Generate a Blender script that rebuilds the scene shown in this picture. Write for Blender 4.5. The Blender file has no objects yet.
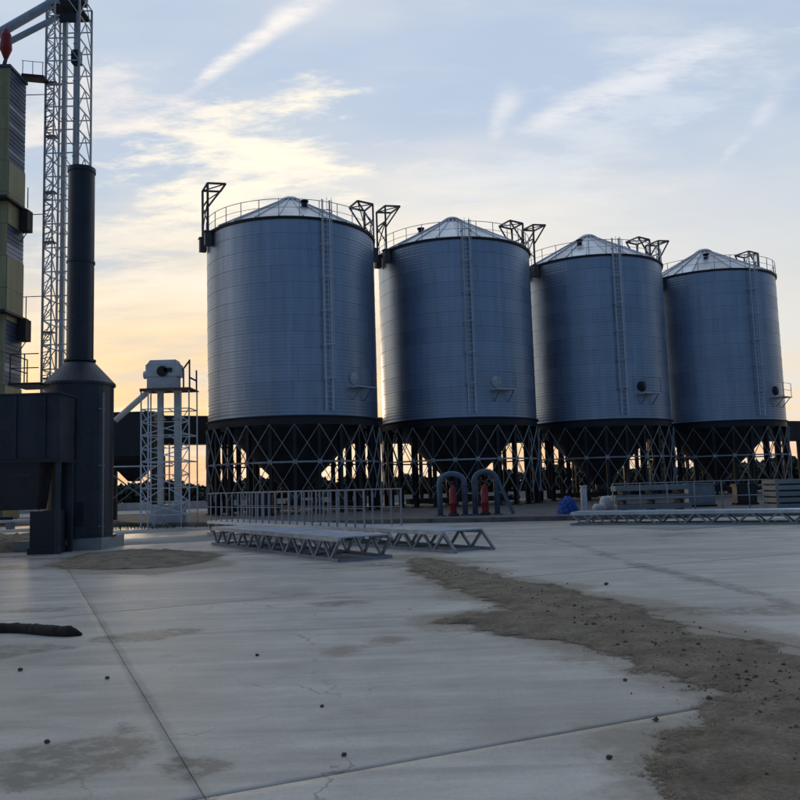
import bpy, math, random
import numpy as np
from mathutils import Vector, Matrix, Quaternion

random.seed(7); rng = np.random.default_rng(7)
R_ = math.radians
scene = bpy.context.scene
C = scene.collection

# ------------------------------------------------------------------ camera
CAM_H, F_PX = 1.7, 830.0
PITCH, ROLL = R_(5.857), R_(1.705)
cam_d = bpy.data.cameras.new('camera'); cam = bpy.data.objects.new('camera', cam_d); C.objects.link(cam)
cam_d.sensor_width = 36.0; cam_d.sensor_fit = 'HORIZONTAL'; cam_d.lens = F_PX / 800.0 * 36.0
cam_d.clip_start = 0.1; cam_d.clip_end = 6000
cam.matrix_world = (Matrix.Translation((0, 0, CAM_H)) @ Matrix.Rotation(R_(90) + PITCH, 4, 'X') @ Matrix.Rotation(-ROLL, 4, 'Z'))
scene.camera = cam

# ------------------------------------------------------------------ light
SUN_AZ, SUN_EL = R_(-20), R_(3.0)          # azimuth measured from +Y towards +X
scene.view_settings.view_transform = 'Standard'; scene.view_settings.look = 'None'
scene.view_settings.gamma = 1.0; scene.view_settings.use_curve_mapping = False
scene.view_settings.exposure = 0.25
scene.cycles.max_bounces = 5; scene.cycles.diffuse_bounces = 2; scene.cycles.glossy_bounces = 3; scene.cycles.transmission_bounces = 1
SKY_STRENGTH = 0.15
sun_dir = Vector((math.sin(SUN_AZ) * math.cos(SUN_EL), math.cos(SUN_AZ) * math.cos(SUN_EL), math.sin(SUN_EL)))
sl = bpy.data.lights.new('sun', 'SUN'); sl.energy = 0.5; sl.angle = R_(10); sl.color = (1.0, 0.74, 0.5)
so = bpy.data.objects.new('sun', sl); C.objects.link(so)
so.rotation_euler = (-sun_dir).to_track_quat('-Z', 'Y').to_euler(); so.location = (-30, 120, 30)


class NT:
    """small node-tree helper"""
    def __init__(s, tree): s.t = tree; s.n = tree.nodes; s.l = tree.links
    def node(s, typ, **kw):
        n = s.n.new(typ)
        for k, v in kw.items(): setattr(n, k, v)
        return n
    def put(s, sock, v):
        if isinstance(v, bpy.types.NodeSocket): s.l.new(v, sock)
        elif isinstance(v, (tuple, list)) and len(v) == 3 and sock.type == 'RGBA': sock.default_value = (*v, 1)
        else: sock.default_value = v
    def math(s, op, a, b=0.0, c=None, clamp=False):
        n = s.node('ShaderNodeMath', operation=op); n.use_clamp = clamp
        s.put(n.inputs[0], a); s.put(n.inputs[1], b)
        if c is not None: s.put(n.inputs[2], c)
        return n.outputs[0]
    def vmath(s, op, a, b=(0, 0, 0), scale=None):
        n = s.node('ShaderNodeVectorMath', operation=op)
        s.put(n.inputs[0], a)
        if op != 'SCALE' and op != 'NORMALIZE': s.put(n.inputs[1], b)
        if scale is not None: s.put(n.inputs['Scale'], scale)
        return n.outputs['Value'] if op in ('DOT_PRODUCT', 'LENGTH', 'DISTANCE') else n.outputs[0]
    def noise(s, vec, scale, detail=4, rough=0.55, dist=0.0, out='Fac', dim='3D'):
        n = s.node('ShaderNodeTexNoise'); n.noise_dimensions = dim
        if vec is not None: s.l.new(vec, n.inputs['Vector'])
        n.inputs['Scale'].default_value = scale; n.inputs['Detail'].default_value = detail
        n.inputs['Roughness'].default_value = rough; n.inputs['Distortion'].default_value = dist
        return n.outputs[out]
    def remap(s, v, a, b, c=0.0, d=1.0, smooth=True):
        n = s.node('ShaderNodeMapRange'); n.interpolation_type = 'SMOOTHSTEP' if smooth else 'LINEAR'
        s.put(n.inputs[0], v); s.put(n.inputs[1], a); s.put(n.inputs[2], b); s.put(n.inputs[3], c); s.put(n.inputs[4], d)
        return n.outputs[0]
    def mix(s, f, a, b, mode='MIX'):
        n = s.node('ShaderNodeMix', data_type='RGBA', blend_type=mode)
        s.put(n.inputs[0], f); s.put(n.inputs[6], a); s.put(n.inputs[7], b)
        return n.outputs[2]
    def mapping(s, vec, loc=(0, 0, 0), rot=(0, 0, 0), scale=(1, 1, 1)):
        n = s.node('ShaderNodeMapping'); s.l.new(vec, n.inputs[0])
        n.inputs[1].default_value = loc; n.inputs[2].default_value = rot; n.inputs[3].default_value = scale
        return n.outputs[0]


def pixel_ray(px, py):
    u, v = px - 400.0, 400.0 - py
    c, s = math.cos(ROLL), math.sin(ROLL)
    u, v = u * c + v * s, -u * s + v * c
    c, s = math.cos(PITCH), math.sin(PITCH)
    return Vector((u / F_PX, c - s * v / F_PX, s + c * v / F_PX))


def on_ground(px, py, z=0.0):
    d = pixel_ray(px, py); t = (z - CAM_H) / d.z
    return Vector((d.x * t, d.y * t, z))


def at_depth(px, py, y):
    d = pixel_ray(px, py); t = y / d.y
    return Vector((d.x * t, y, d.z * t + CAM_H))


def build_world():
    w = bpy.data.worlds.new('World'); scene.world = w; w.use_nodes = True
    t = NT(w.node_tree); w.node_tree.nodes.clear()
    out = t.node('ShaderNodeOutputWorld'); bg = t.node('ShaderNodeBackground')
    t.l.new(bg.outputs[0], out.inputs[0]); bg.inputs[1].default_value = SKY_STRENGTH
    K = 1.0 / SKY_STRENGTH
    def c_(r, g, b): return (r * K, g * K, b * K)
    sky = t.node('ShaderNodeTexSky', sky_type='NISHITA'); sky.sun_disc = False
    sky.sun_elevation = SUN_EL; sky.sun_rotation = SUN_AZ
    sky.altitude = 100; sky.air_density = 1.0; sky.dust_density = 1.0; sky.ozone_density = 4.0
    tc = t.node('ShaderNodeTexCoord'); d = tc.outputs['Generated']
    sep = t.node('ShaderNodeSeparateXYZ'); t.l.new(d, sep.inputs[0]); z = sep.outputs[2]
    # cloud sheet: the view direction carried on to a flat layer
    zz = t.math('ADD', t.math('MAXIMUM', z, 0.0), 0.16)
    flat = t.node('ShaderNodeCombineXYZ')
    t.put(flat.inputs[0], t.math('DIVIDE', sep.outputs[0], zz)); t.put(flat.inputs[1], t.math('DIVIDE', sep.outputs[1], zz))
    p = flat.outputs[0]
    sunward = t.vmath('DOT_PRODUCT', d, tuple(sun_dir))
    near = t.remap(sunward, 0.55, 1.0)
    # evening haze lit through from the sun's side, over the clear sky
    ramp = t.node('ShaderNodeValToRGB'); t.l.new(z, ramp.inputs[0]); cr = ramp.color_ramp
    stops = ((0.0, (0.90, 0.40, 0.17)), (0.055, (0.97, 0.56, 0.20)), (0.14, (0.96, 0.66, 0.31)), (0.23, (0.80, 0.68, 0.52)), (0.34, (0.60, 0.62, 0.63)), (0.48, (0.44, 0.53, 0.66)), (0.75, (0.36, 0.44, 0.57)), (1.0, (0.33, 0.40, 0.53)))
    while len(cr.elements) < len(stops): cr.elements.new(0.5)
    for e, (q, c) in zip(cr.elements, stops): e.position = q; e.color = (*c, 1)
    pale = t.node('ShaderNodeValToRGB'); t.l.new(z, pale.inputs[0]); cr = pale.color_ramp
    stops = ((0.0, (0.88, 0.46, 0.23)), (0.07, (0.88, 0.63, 0.36)), (0.16, (0.70, 0.67, 0.59)), (0.28, (0.53, 0.58, 0.64)), (0.44, (0.42, 0.51, 0.66)), (0.75, (0.36, 0.44, 0.57)), (1.0, (0.33, 0.40, 0.53)))
    while len(cr.elements) < len(stops): cr.elements.new(0.5)
    for e, (q, c) in zip(cr.elements, stops): e.position = q; e.color = (*c, 1)
    haze = t.mix(t.remap(sunward, 0.78, 0.99), pale.outputs[0], ramp.outputs[0])
    haze = t.vmath('SCALE', haze, scale=K)
    col = t.mix(t.remap(sunward, -0.5, 0.55), sky.outputs[0], haze)
    # thin high veil and streaky cirrus
    n1 = t.noise(t.mapping(p, (3, 1, 0), (0, 0, R_(28)), (0.45, 0.9, 1)), 1.1, 5, 0.58, 0.0, dim='2D')
    n2 = t.noise(t.mapping(p, (0.4, 5, 0), (0, 0, R_(38)), (0.6, 1.7, 1)), 1.2, 6, 0.6, 0.0, dim='2D')
    veil = t.remap(n1, 0.36, 0.74); cirrus = t.remap(n2, 0.46, 0.76)
    fwd = t.remap(sunward, -0.2, 0.8)
    cl = t.mix(near, c_(0.64, 0.65, 0.66), c_(0.97, 0.83, 0.62)); cl = t.mix(t.remap(z, 0.05, 0.42), cl, t.mix(near, c_(0.56, 0.61, 0.67), c_(0.84, 0.78, 0.70)))
    cl = t.mix(fwd, c_(0.11, 0.15, 0.24), cl)
    gap = t.mix(fwd, c_(0.05, 0.08, 0.17), t.mix(t.remap(z, 0.05, 0.35), c_(0.70, 0.62, 0.52), c_(0.42, 0.51, 0.64)))
    col = t.mix(t.math('MULTIPLY', t.remap(n1, 0.52, 0.32), 0.75), col, gap)
    col = t.mix(t.math('MULTIPLY', veil, 0.75), col, cl)
    col = t.mix(t.math('MULTIPLY', cirrus, 0.8), col, cl)
    wn = t.noise(p, 3.0, 3, 0.65, dim='2D'); pr = t.noise(t.mapping(p, (0, 0, 0), (0, 0, R_(40)), (0.6, 1.3, 1)), 6.0, 5, 0.68, dim='2D'); pn = t.remap(pr, 0.33, 0.58, 0.22, 1.0)
    # the bank of lit cloud on the sun's side
    cn = t.math('ADD', t.math('MULTIPLY', t.math('SUBTRACT', n2, 0.5), 2.6), t.math('MULTIPLY', t.math('SUBTRACT', n1, 0.5), 1.2))
    cn = t.math('ADD', cn, t.math('MULTIPLY', t.math('SUBTRACT', pr, 0.5), 3.2))
    for (cx, cy, ex, ey, a, b_, amt, cc) in ((235, 160, 1, -0.22, 0.20, 0.075, 0.92, (0.95, 0.86, 0.71)), (120, 105, 1, -0.3, 0.16, 0.05, 0.6, (0.84, 0.77, 0.72)), (130, 235, 1, -0.12, 0.2, 0.05, 0.5, (0.92, 0.82, 0.66)), (610, 115, 1, -0.4, 0.22, 0.07, 0.35, (0.72, 0.75, 0.78))):
        c0 = pixel_ray(cx, cy).normalized(); e1 = (pixel_ray(cx + 20 * ex, cy + 20 * ey).normalized() - c0).normalized(); e2 = c0.cross(e1).normalized()
        u = t.math('DIVIDE', t.vmath('DOT_PRODUCT', d, tuple(e1)), a); u = t.math('SUBTRACT', u, e1.dot(c0) / a); v = t.math('DIVIDE', t.vmath('DOT_PRODUCT', d, tuple(e2)), b_)
        rr = t.math('SQRT', t.math('ADD', t.math('MULTIPLY', u, u), t.math('MULTIPLY', v, v)))
        m = t.remap(t.math('ADD', t.math('SUBTRACT', 1.0, rr), cn), -0.1, 0.9)
        m = t.math('MULTIPLY', m, t.remap(rr, 2.0, 0.8)); m = t.math('MULTIPLY', m, t.remap(sunward, 0.3, 0.5))
        col = t.mix(t.math('MULTIPLY', m, amt), col, c_(*cc))
    # vapour trails: narrow bands along great circles
    wob = t.math('MULTIPLY', t.math('SUBTRACT', t.math('ADD', wn, t.math('MULTIPLY', pr, 0.6)), 0.8), 0.02)
    tc_ = t.mix(near, c_(0.72, 0.74, 0.80), c_(0.90, 0.83, 0.76))
    for (a, b, w0, w1, amt) in (((165, 103), (320, -4), 0.006, 0.022, 0.9), ((505, 135), (735, 42), 0.018, 0.034, 0.55),
                                ((488, 140), (512, 92), 0.012, 0.024, 0.45),
                                ((720, 165), (775, 105), 0.006, 0.016, 0.35)):
        A, B = pixel_ray(*a).normalized(), pixel_ray(*b).normalized()
        n = A.cross(B).normalized(); along = (B - A); L = along.length; along.normalize()
        s_ = t.math('DIVIDE', t.vmath('DOT_PRODUCT', t.vmath('SUBTRACT', d, tuple(A)), tuple(along)), L)
        off = t.math('ABSOLUTE', t.math('ADD', t.vmath('DOT_PRODUCT', d, tuple(n)), wob))
        wid = t.remap(s_, 0.0, 1.0, w0, w1, False)
        m = t.remap(t.math('DIVIDE', off, wid), 1.0, 0.0)
        m = t.math('MULTIPLY', m, t.math('MULTIPLY', t.remap(s_, -0.05, 0.25), t.remap(s_, 1.25, 0.8)))
        m = t.math('MULTIPLY', m, pn)
        col = t.mix(t.math('MULTIPLY', m, amt), col, tc_)
    t.l.new(col, bg.inputs[0])
    w.cycles.sampling_method = 'MANUAL'; w.cycles.sample_map_resolution = 256


build_world()

# ------------------------------------------------------------------ materials
MATS = {}


def base_mat(name):
    m = bpy.data.materials.new(name); m.use_nodes = True
    t = NT(m.node_tree); b = m.node_tree.nodes['Principled BSDF']; MATS[name] = m
    return m, t, b


def simple(name, col, rough=0.6, metal=0.0, var=0.25, nscale=3.0, bump=0.0, bscale=30.0, streak=0.0, dirt=None, dirt_amt=0.0):
    m, t, b = base_mat(name)
    geo = t.node('ShaderNodeNewGeometry'); oi = t.node('ShaderNodeObjectInfo')
    n = t.noise(geo.outputs['Position'], nscale, 3, 0.6)
    v = t.remap(n, 0.25, 0.75, 1 - var, 1 + var, False)
    v = t.math('MULTIPLY', v, t.remap(oi.outputs['Random'], 0, 1, 1 - var * 0.5, 1 + var * 0.5, False))
    c = t.mix(1.0, col, v, 'MULTIPLY')
    if streak:
        st = t.noise(t.mapping(geo.outputs['Position'], scale=(2.2, 2.2, 0.12)), 1.0, 4, 0.6)
        c = t.mix(1.0, c, t.remap(st, 0.3, 0.7, 1 - streak, 1 + streak, False), 'MULTIPLY')
    if dirt:
        dn = t.noise(geo.outputs['Position'], nscale * 2.3, 6, 0.65)
        c = t.mix(t.math('MULTIPLY', t.remap(dn, 0.5, 0.72), dirt_amt), c, dirt)
    t.l.new(c, b.inputs['Base Color'])
    t.put(b.inputs['Roughness'], t.remap(n, 0.2, 0.8, max(0.05, rough - 0.1), min(1, rough + 0.1), False))
    b.inputs['Metallic'].default_value = metal
    if bump:
        bn = t.node('ShaderNodeBump'); bn.inputs['Strength'].default_value = bump; bn.inputs['Distance'].default_value = 0.02
        t.l.new(t.noise(geo.outputs['Position'], bscale, 4, 0.6), bn.inputs['Height']); t.l.new(bn.outputs[0], b.inputs['Normal'])
    return m


M = {}
M['wall'] = simple('galvanised_wall', (0.39, 0.455, 0.55), 0.38, 0.90, 0.05, 0.5, streak=0.10)


def sheet_tones(m):
    """each bolted sheet of a ring reads a touch lighter or darker than its neighbour, with a lap line between"""
    t = NT(m.node_tree); b = m.node_tree.nodes['Principled BSDF']; old = b.inputs['Base Color'].links[0].from_socket
    tc = t.node('ShaderNodeTexCoord'); sp = t.node('ShaderNodeSeparateXYZ'); t.l.new(tc.outputs['Object'], sp.inputs[0]); oi = t.node('ShaderNodeObjectInfo')
    ang = t.math('ADD', t.math('MULTIPLY', t.math('ARCTAN2', sp.outputs[1], sp.outputs[0]), 12 / (2 * math.pi)), t.math('MULTIPLY', oi.outputs['Random'], 37.0))
    wn = t.node('ShaderNodeTexWhiteNoise', noise_dimensions='1D'); t.l.new(t.math('FLOOR', ang), wn.inputs['W'])
    c = t.mix(1.0, old, t.remap(wn.outputs[0], 0, 1, 0.92, 1.07, False), 'MULTIPLY')
    fr = t.math('ABSOLUTE', t.math('SUBTRACT', t.math('FRACT', ang), 0.5))
    c = t.mix(1.0, c, t.remap(fr, 0.488, 0.494, 1.0, 0.78, False), 'MULTIPLY')
    t.l.new(c, b.inputs['Base Color'])
    t.put(b.inputs['Roughness'], t.remap(wn.outputs[0], 0, 1, 0.36, 0.46, False))


sheet_tones(M['wall'])
M['roof'] = simple('galvanised_roof', (0.62, 0.66, 0.70), 0.42, 0.7, 0.4, 0.7)
M['galv'] = simple('galvanised_steel', (0.55, 0.59, 0.64), 0.42, 0.7, 0.2, 4.0)
M['galv_light'] = simple('pale_zinc', (0.62, 0.66, 0.70), 0.5, 0.35, 0.15, 4.0)
M['pale'] = simple('pale_painted_steel', (0.76, 0.78, 0.80), 0.55, 0.0, 0.1, 4.0)
M['deck'] = simple('deck_plate', (0.52, 0.60, 0.68), 0.38, 0.6, 0.15, 2.0)
M['dark'] = simple('dark_steel_paint', (0.022, 0.023, 0.028), 0.5, 0.0, 0.35, 2.0)
M['cone'] = simple('hopper_paint', (0.07, 0.075, 0.085), 0.45, 0.2, 0.3, 1.0, streak=0.3)
M['dark_edge'] = simple('black_brown_steel', (0.035, 0.028, 0.026), 0.6, 0.0, 0.35, 2.0)
M['navy'] = simple('dark_navy_paint', (0.030, 0.038, 0.054), 0.42, 0.0, 0.3, 1.2, streak=0.35, dirt=(0.09, 0.075, 0.06), dirt_amt=0.35)
M['brace'] = simple('brace_grey', (0.30, 0.32, 0.35), 0.5, 0.3, 0.25, 5.0)
M['pale_brace'] = simple('pale_brace_steel', (0.50, 0.50, 0.50), 0.55, 0.0, 0.3, 3.0)
M['mast'] = simple('mast_purple_brown', (0.12, 0.10, 0.11), 0.55, 0.0, 0.3, 3.0)
M['rust'] = simple('red_oxide_paint', (0.17, 0.085, 0.065), 0.6, 0.0, 0.3, 5.0)
M['red'] = simple('red_paint', (0.35, 0.025, 0.03), 0.45, 0.0, 0.2, 5.0)
M['white'] = simple('white_paint', (0.70, 0.70, 0.68), 0.5, 0.0, 0.12, 3.0, dirt=(0.35, 0.32, 0.28), dirt_amt=0.4)
M['green'] = simple('olive_cladding', (0.40, 0.37, 0.20), 0.5, 0.0, 0.15, 1.0, streak=0.15)
M['louvre'] = simple('navy_louvre', (0.07, 0.10, 0.16), 0.35, 0.0, 0.25, 1.0)
M['louvre_pale'] = simple('pale_louvre', (0.40, 0.42, 0.48), 0.4, 0.0, 0.2, 1.0)
M['leg'] = simple('elevator_trunk', (0.46, 0.52, 0.58), 0.45, 0.2, 0.15, 2.0, streak=0.15)
M['blue'] = simple('blue_sheet', (0.02, 0.10, 0.38), 0.55, 0.0, 0.3, 4.0, bump=0.6, bscale=9)
M['bluegrey'] = simple('blue_grey_duct', (0.13, 0.18, 0.25), 0.5, 0.2, 0.3, 3.0)
M['plinth'] = simple('plinth_concrete', (0.33, 0.33, 0.32), 0.85, 0.0, 0.2, 2.0, bump=0.3)
M['pad'] = simple('oily_pad_concrete', (0.15, 0.14, 0.13), 0.85, 0.0, 0.4, 1.2, bump=0.4, dirt=(0.06, 0.055, 0.05), dirt_amt=0.8)
M['stone'] = simple('dark_stone', (0.13, 0.105, 0.08), 0.9, 0.0, 0.4, 20.0)
M['log'] = simple('dark_earth', (0.03, 0.026, 0.022), 0.95, 0.0, 0.5, 12.0, bump=1.0, bscale=18)
M['sheetstack'] = simple('stacked_sheet', (0.25, 0.29, 0.31), 0.5, 0.4, 0.15, 2.0)
M['leaf'] = simple('dark_leaf', (0.035, 0.05, 0.025), 0.8, 0.0, 0.5, 0.5)
M['grass'] = simple('weed_green', (0.05, 0.085, 0.03), 0.8, 0.0, 0.5, 3.0)


def ground_material(name, kind):
    m, t, b = base_mat(name)
    pos = t.node('ShaderNodeNewGeometry').outputs['Position']
    big = t.noise(t.mapping(pos, rot=(0, 0, R_(-25)), scale=(0.25, 0.7, 1)), 1.0, 6, 0.6, 0.4)
    mid = t.noise(pos, 2.4, 6, 0.62); fine = t.noise(pos, 28.0, 5, 0.7); grit = t.noise(pos, 160.0, 3, 0.7)
    if kind == 'concrete':
        at = t.node('ShaderNodeAttribute'); at.attribute_name = 'stain'
        au = t.node('ShaderNodeAttribute'); au.attribute_name = 'dust'
        c = t.mix(t.remap(big, 0.3, 0.7), (0.49, 0.46, 0.385), (0.68, 0.645, 0.555))
        strk = t.noise(t.mapping(pos, (4, 2, 0), (0, 0, R_(-20)), (0.5, 3.2, 1)), 1.0, 6, 0.65)
        c = t.mix(1.0, c, t.remap(strk, 0.3, 0.7, 0.80, 1.14, False), 'MULTIPLY')
        c = t.mix(1.0, c, t.remap(mid, 0.25, 0.75, 0.84, 1.12, False), 'MULTIPLY')
        c = t.mix(1.0, c, t.remap(grit, 0.25, 0.75, 0.80, 1.18, False), 'MULTIPLY')
        c = t.mix(1.0, c, t.remap(fine, 0.25, 0.75, 0.86, 1.12, False), 'MULTIPLY')
        oi = t.node('ShaderNodeObjectInfo')
        c = t.mix(1.0, c, t.remap(oi.outputs['Random'], 0, 1, 0.95, 1.05, False), 'MULTIPLY')
        dsum = t.math('ADD', au.outputs['Fac'], t.math('MULTIPLY', t.math('SUBTRACT', t.noise(pos, 9.0, 6, 0.7), 0.5), 0.9))
        df = t.remap(dsum, 0.25, 0.8)
        c = t.mix(t.math('MULTIPLY', df, 0.8), c, (0.36, 0.30, 0.22))
        ssum = t.math('ADD', at.outputs['Fac'], t.math('MULTIPLY', t.math('SUBTRACT', mid, 0.5), 0.8))
        sf = t.remap(t.math('ADD', ssum, t.math('MULTIPLY', t.math('SUBTRACT', fine, 0.5), 0.7)), 0.36, 0.66)
        sf = t.math('MULTIPLY', sf, t.remap(t.noise(pos, 5.5, 6, 0.7), 0.34, 0.56, 0.25, 1.0))
        c = t.mix(t.math('MULTIPLY', sf, 0.8), c, (0.19, 0.165, 0.125))
        sp = t.remap(fine, 0.70, 0.76)
        c = t.mix(t.math('MULTIPLY', sp, 0.5), c, (0.14, 0.125, 0.105))
        # hairline cracks and tyre smears
        vo = t.node('ShaderNodeTexVoronoi', feature='DISTANCE_TO_EDGE'); vo.inputs['Scale'].default_value = 0.42
        wp_ = t.node('ShaderNodeVectorMath', operation='MULTIPLY_ADD'); nn = t.node('ShaderNodeTexNoise'); nn.inputs['Scale'].default_value = 2.2; nn.inputs['Detail'].default_value = 4
        t.l.new(pos, nn.inputs['Vector']); t.l.new(nn.outputs['Color'], wp_.inputs[0]); wp_.inputs[1].default_value = (0.7, 0.7, 0); t.l.new(pos, wp_.inputs[2]); t.l.new(wp_.outputs[0], vo.inputs['Vector'])
        crk = t.math('MULTIPLY', t.remap(vo.outputs[0], 0.006, 0.0), t.remap(big, 0.5, 0.62))
        c = t.mix(t.math('MULTIPLY', crk, 0.55), c, (0.16, 0.14, 0.11))
        ty = t.noise(t.mapping(pos, (0, 0, 0), (0, 0, R_(-62)), (0.09, 2.6, 1)), 1.0, 3, 0.5)
        c = t.mix(t.math('MULTIPLY', t.remap(ty, 0.60, 0.72), 0.28), c, (0.20, 0.18, 0.15))
        rough = t.remap(mid, 0.25, 0.75, 0.40, 0.62, False)
        rough = t.math('ADD', rough, t.math('MULTIPLY', df, 0.3))
        h = t.math('ADD', t.math('MULTIPLY', fine, 0.6), t.math('MULTIPLY', grit, 0.4)); bs, bd = 0.45, 0.008
    elif kind == 'sand':
        c = t.mix(t.remap(mid, 0.3, 0.7), (0.27, 0.215, 0.145), (0.45, 0.37, 0.27))
        c = t.mix(1.0, c, t.remap(fine, 0.25, 0.75, 0.55, 1.3, False), 'MULTIPLY')
        c = t.mix(1.0, c, t.remap(grit, 0.25, 0.75, 0.65, 1.3, False), 'MULTIPLY')
        rough = t.math('MULTIPLY', 0.95, 1.0); h = t.math('ADD', fine, t.math('MULTIPLY', grit, 0.5)); bs, bd = 1.0, 0.03
    else:
        c = t.mix(t.remap(t.noise(pos, 0.12, 6, 0.6), 0.35, 0.65), (0.16, 0.13, 0.085), (0.07, 0.075, 0.04))
        c = t.mix(1.0, c, t.remap(mid, 0.25, 0.75, 0.7, 1.25, False), 'MULTIPLY')
        rough = t.math('MULTIPLY', 0.95, 1.0); h = fine; bs, bd = 0.6, 0.03
    if kind == 'sand':
        cv = t.node('ShaderNodeAttribute'); cv.attribute_name = 'cover'
        gr = t.math('ADD', t.math('MULTIPLY', t.noise(pos, 55.0, 4, 0.75), 0.75), t.math('MULTIPLY', mid, 0.25))
        t.put(b.inputs['Alpha'], t.remap(t.math('ADD', cv.outputs['Fac'], t.math('MULTIPLY', t.math('SUBTRACT', gr, 0.5), 2.4)), 0.42, 0.58))
    t.l.new(c, b.inputs['Base Color']); t.l.new(rough, b.inputs['Roughness'])
    bn = t.node('ShaderNodeBump'); bn.inputs['Strength'].default_value = bs; bn.inputs['Distance'].default_value = bd
    t.l.new(h, bn.inputs['Height']); t.l.new(bn.outputs[0], b.inputs['Normal'])
    return m


M['concrete'] = ground_material('yard_concrete', 'concrete')
M['sand'] = ground_material('brown_sand', 'sand')
M['earth'] = ground_material('field_earth', 'earth')

# ------------------------------------------------------------------ mesh helpers


class MB:
    def __init__(s): s.v = []; s.f = []; s.sm = []
    def add(s, vs, fs, smooth=False):
        o = len(s.v); s.v += [tuple(q) for q in vs]; s.f += [tuple(i + o for i in q) for q in fs]; s.sm += [smooth] * len(fs)
        return s
    def box(s, c, d, rz=0.0):
        x, y, z = d[0] / 2, d[1] / 2, d[2] / 2; ca, sa = math.cos(rz), math.sin(rz)
        vs = []
        for k in (-z, z):
            for (i, j) in ((-x, -y), (x, -y), (x, y), (-x, y)):
                vs.append((c[0] + i * ca - j * sa, c[1] + i * sa + j * ca, c[2] + k))
        return s.add(vs, [(3, 2, 1, 0), (4, 5, 6, 7), (0, 1, 5, 4), (1, 2, 6, 5), (2, 3, 7, 6), (3, 0, 4, 7)])
    def beam(s, p, q, w, h=None, up=(0, 0, 1)):
        h = h or w; p = Vector(p); q = Vector(q); a = (q - p).normalized(); u = Vector(up)
        if abs(a.dot(u)) > 0.98: u = Vector((0, 1, 0))
        r = a.cross(u).normalized(); u = r.cross(a)
        vs = [e + r * i * w / 2 + u * j * h / 2 for e in (p, q) for (i, j) in ((-1, -1), (1, -1), (1, 1), (-1, 1))]
        return s.add(vs, [(0, 1, 2, 3), (7, 6, 5, 4), (1, 0, 4, 5), (2, 1, 5, 6), (3, 2, 6, 7), (0, 3, 7, 4)])
    def tube(s, pts, r, n=10, cap=True):
        pts = [Vector(q) for q in pts]; rs = r if isinstance(r, (list, tuple)) else [r] * len(pts)
        vs = []; ref = None
        for i, q in enumerate(pts):
            a = (pts[min(i + 1, len(pts) - 1)] - pts[max(i - 1, 0)]).normalized()
            if ref is None: ref = Vector((0, 0, 1)) if abs(a.z) < 0.9 else Vector((1, 0, 0))
            x = a.cross(ref).normalized(); y = x.cross(a); ref = y
            vs += [q + (x * math.cos(t) + y * math.sin(t)) * rs[i] for t in (2 * math.pi * k / n for k in range(n))]
        fs = [(i * n + k, i * n + (k + 1) % n, (i + 1) * n + (k + 1) % n, (i + 1) * n + k) for i in range(len(pts) - 1) for k in range(n)]
        s.add(vs, fs, True)
        if cap:
            o = len(s.v) - len(vs); e = (len(pts) - 1) * n
            s.f.append(tuple(o + k for k in range(n))[::-1]); s.f.append(tuple(o + e + k for k in range(n))); s.sm += [False, False]
        return s
    def lathe(s, prof, n=48, a0=0.0, a1=2 * math.pi, smooth=True, closed=False):
        full = abs(a1 - a0 - 2 * math.pi) < 1e-6; cols = n if full else n + 1
        vs = [(r * math.sin(t), -r * math.cos(t), z) for (r, z) in prof for t in (a0 + (a1 - a0) * k / n for k in range(cols))]
        fs = []; m = len(prof); rows = m if closed else m - 1
        for i in range(rows):
            for k in range(n):
                k2 = (k + 1) % cols if full else k + 1; i2 = (i + 1) % m
                fs.append((i * cols + k, i * cols + k2, i2 * cols + k2, i2 * cols + k))
        return s.add(vs, fs, smooth)
    def mesh(s, name):
        me = bpy.data.meshes.new(name); me.from_pydata(s.v, [], s.f); me.update()
        me.polygons.foreach_set('use_smooth', s.sm); return me


CACHE = {}


def obj(name, src, mat, parent=None, loc=(0, 0, 0), rz=0.0):
    me = src.mesh(name) if isinstance(src, MB) else src
    if mat is not None and not me.materials: me.materials.append(M[mat] if isinstance(mat, str) else mat)
    o = bpy.data.objects.new(name, me); C.objects.link(o)
    if parent: o.parent = parent
    o.location = loc; o.rotation_euler.z = rz
    return o


def tag(o, label, cat, group=None, kind=None):
    if label: o['label'] = label
    if cat: o['category'] = cat
    if group: o['group'] = group
    if kind: o['kind'] = kind
    return o


def thing(name, label, cat, loc=(0, 0, 0), rz=0.0, group=None):
    o = bpy.data.objects.new(name, None); C.objects.link(o); o.empty_display_size = 0.3
    o.location = loc; o.rotation_euler.z = rz
    return tag(o, label, cat, group)


def unit_bar(w, h, mat, round_=False):
    k = ('bar', w, h, mat, round_)
    if k not in CACHE:
        b = MB()
        if round_: b.tube([(0, 0, 0), (0, 0, 1)], w / 2, 8)
        else: b.beam((0, 0, 0), (0, 0, 1), w, h)
        me = b.mesh('bar'); me.materials.append(M[mat]); CACHE[k] = me
    return CACHE[k]


def bar(name, p, q, w, mat, parent=None, h=None, rnd=False):
    """one straight member between two points (shared unit mesh)"""
    p, q = Vector(p), Vector(q); d = q - p
    o = bpy.data.objects.new(name, unit_bar(w, h or w, mat, rnd)); C.objects.link(o)
    if parent: o.parent = parent
    o.location = p; o.rotation_mode = 'QUATERNION'
    z = d.normalized(); up = Vector((0, 0, 1)) if abs(z.z) < 0.98 else Vector((0, 1, 0))
    x = up.cross(z).normalized(); y = z.cross(x)
    o.rotation_quaternion = Matrix((x, y, z)).transposed().to_quaternion()
    o.scale = (1, 1, d.length)
    return o


# value noise for shaping ground things
_perm = rng.random((64, 64))


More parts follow.
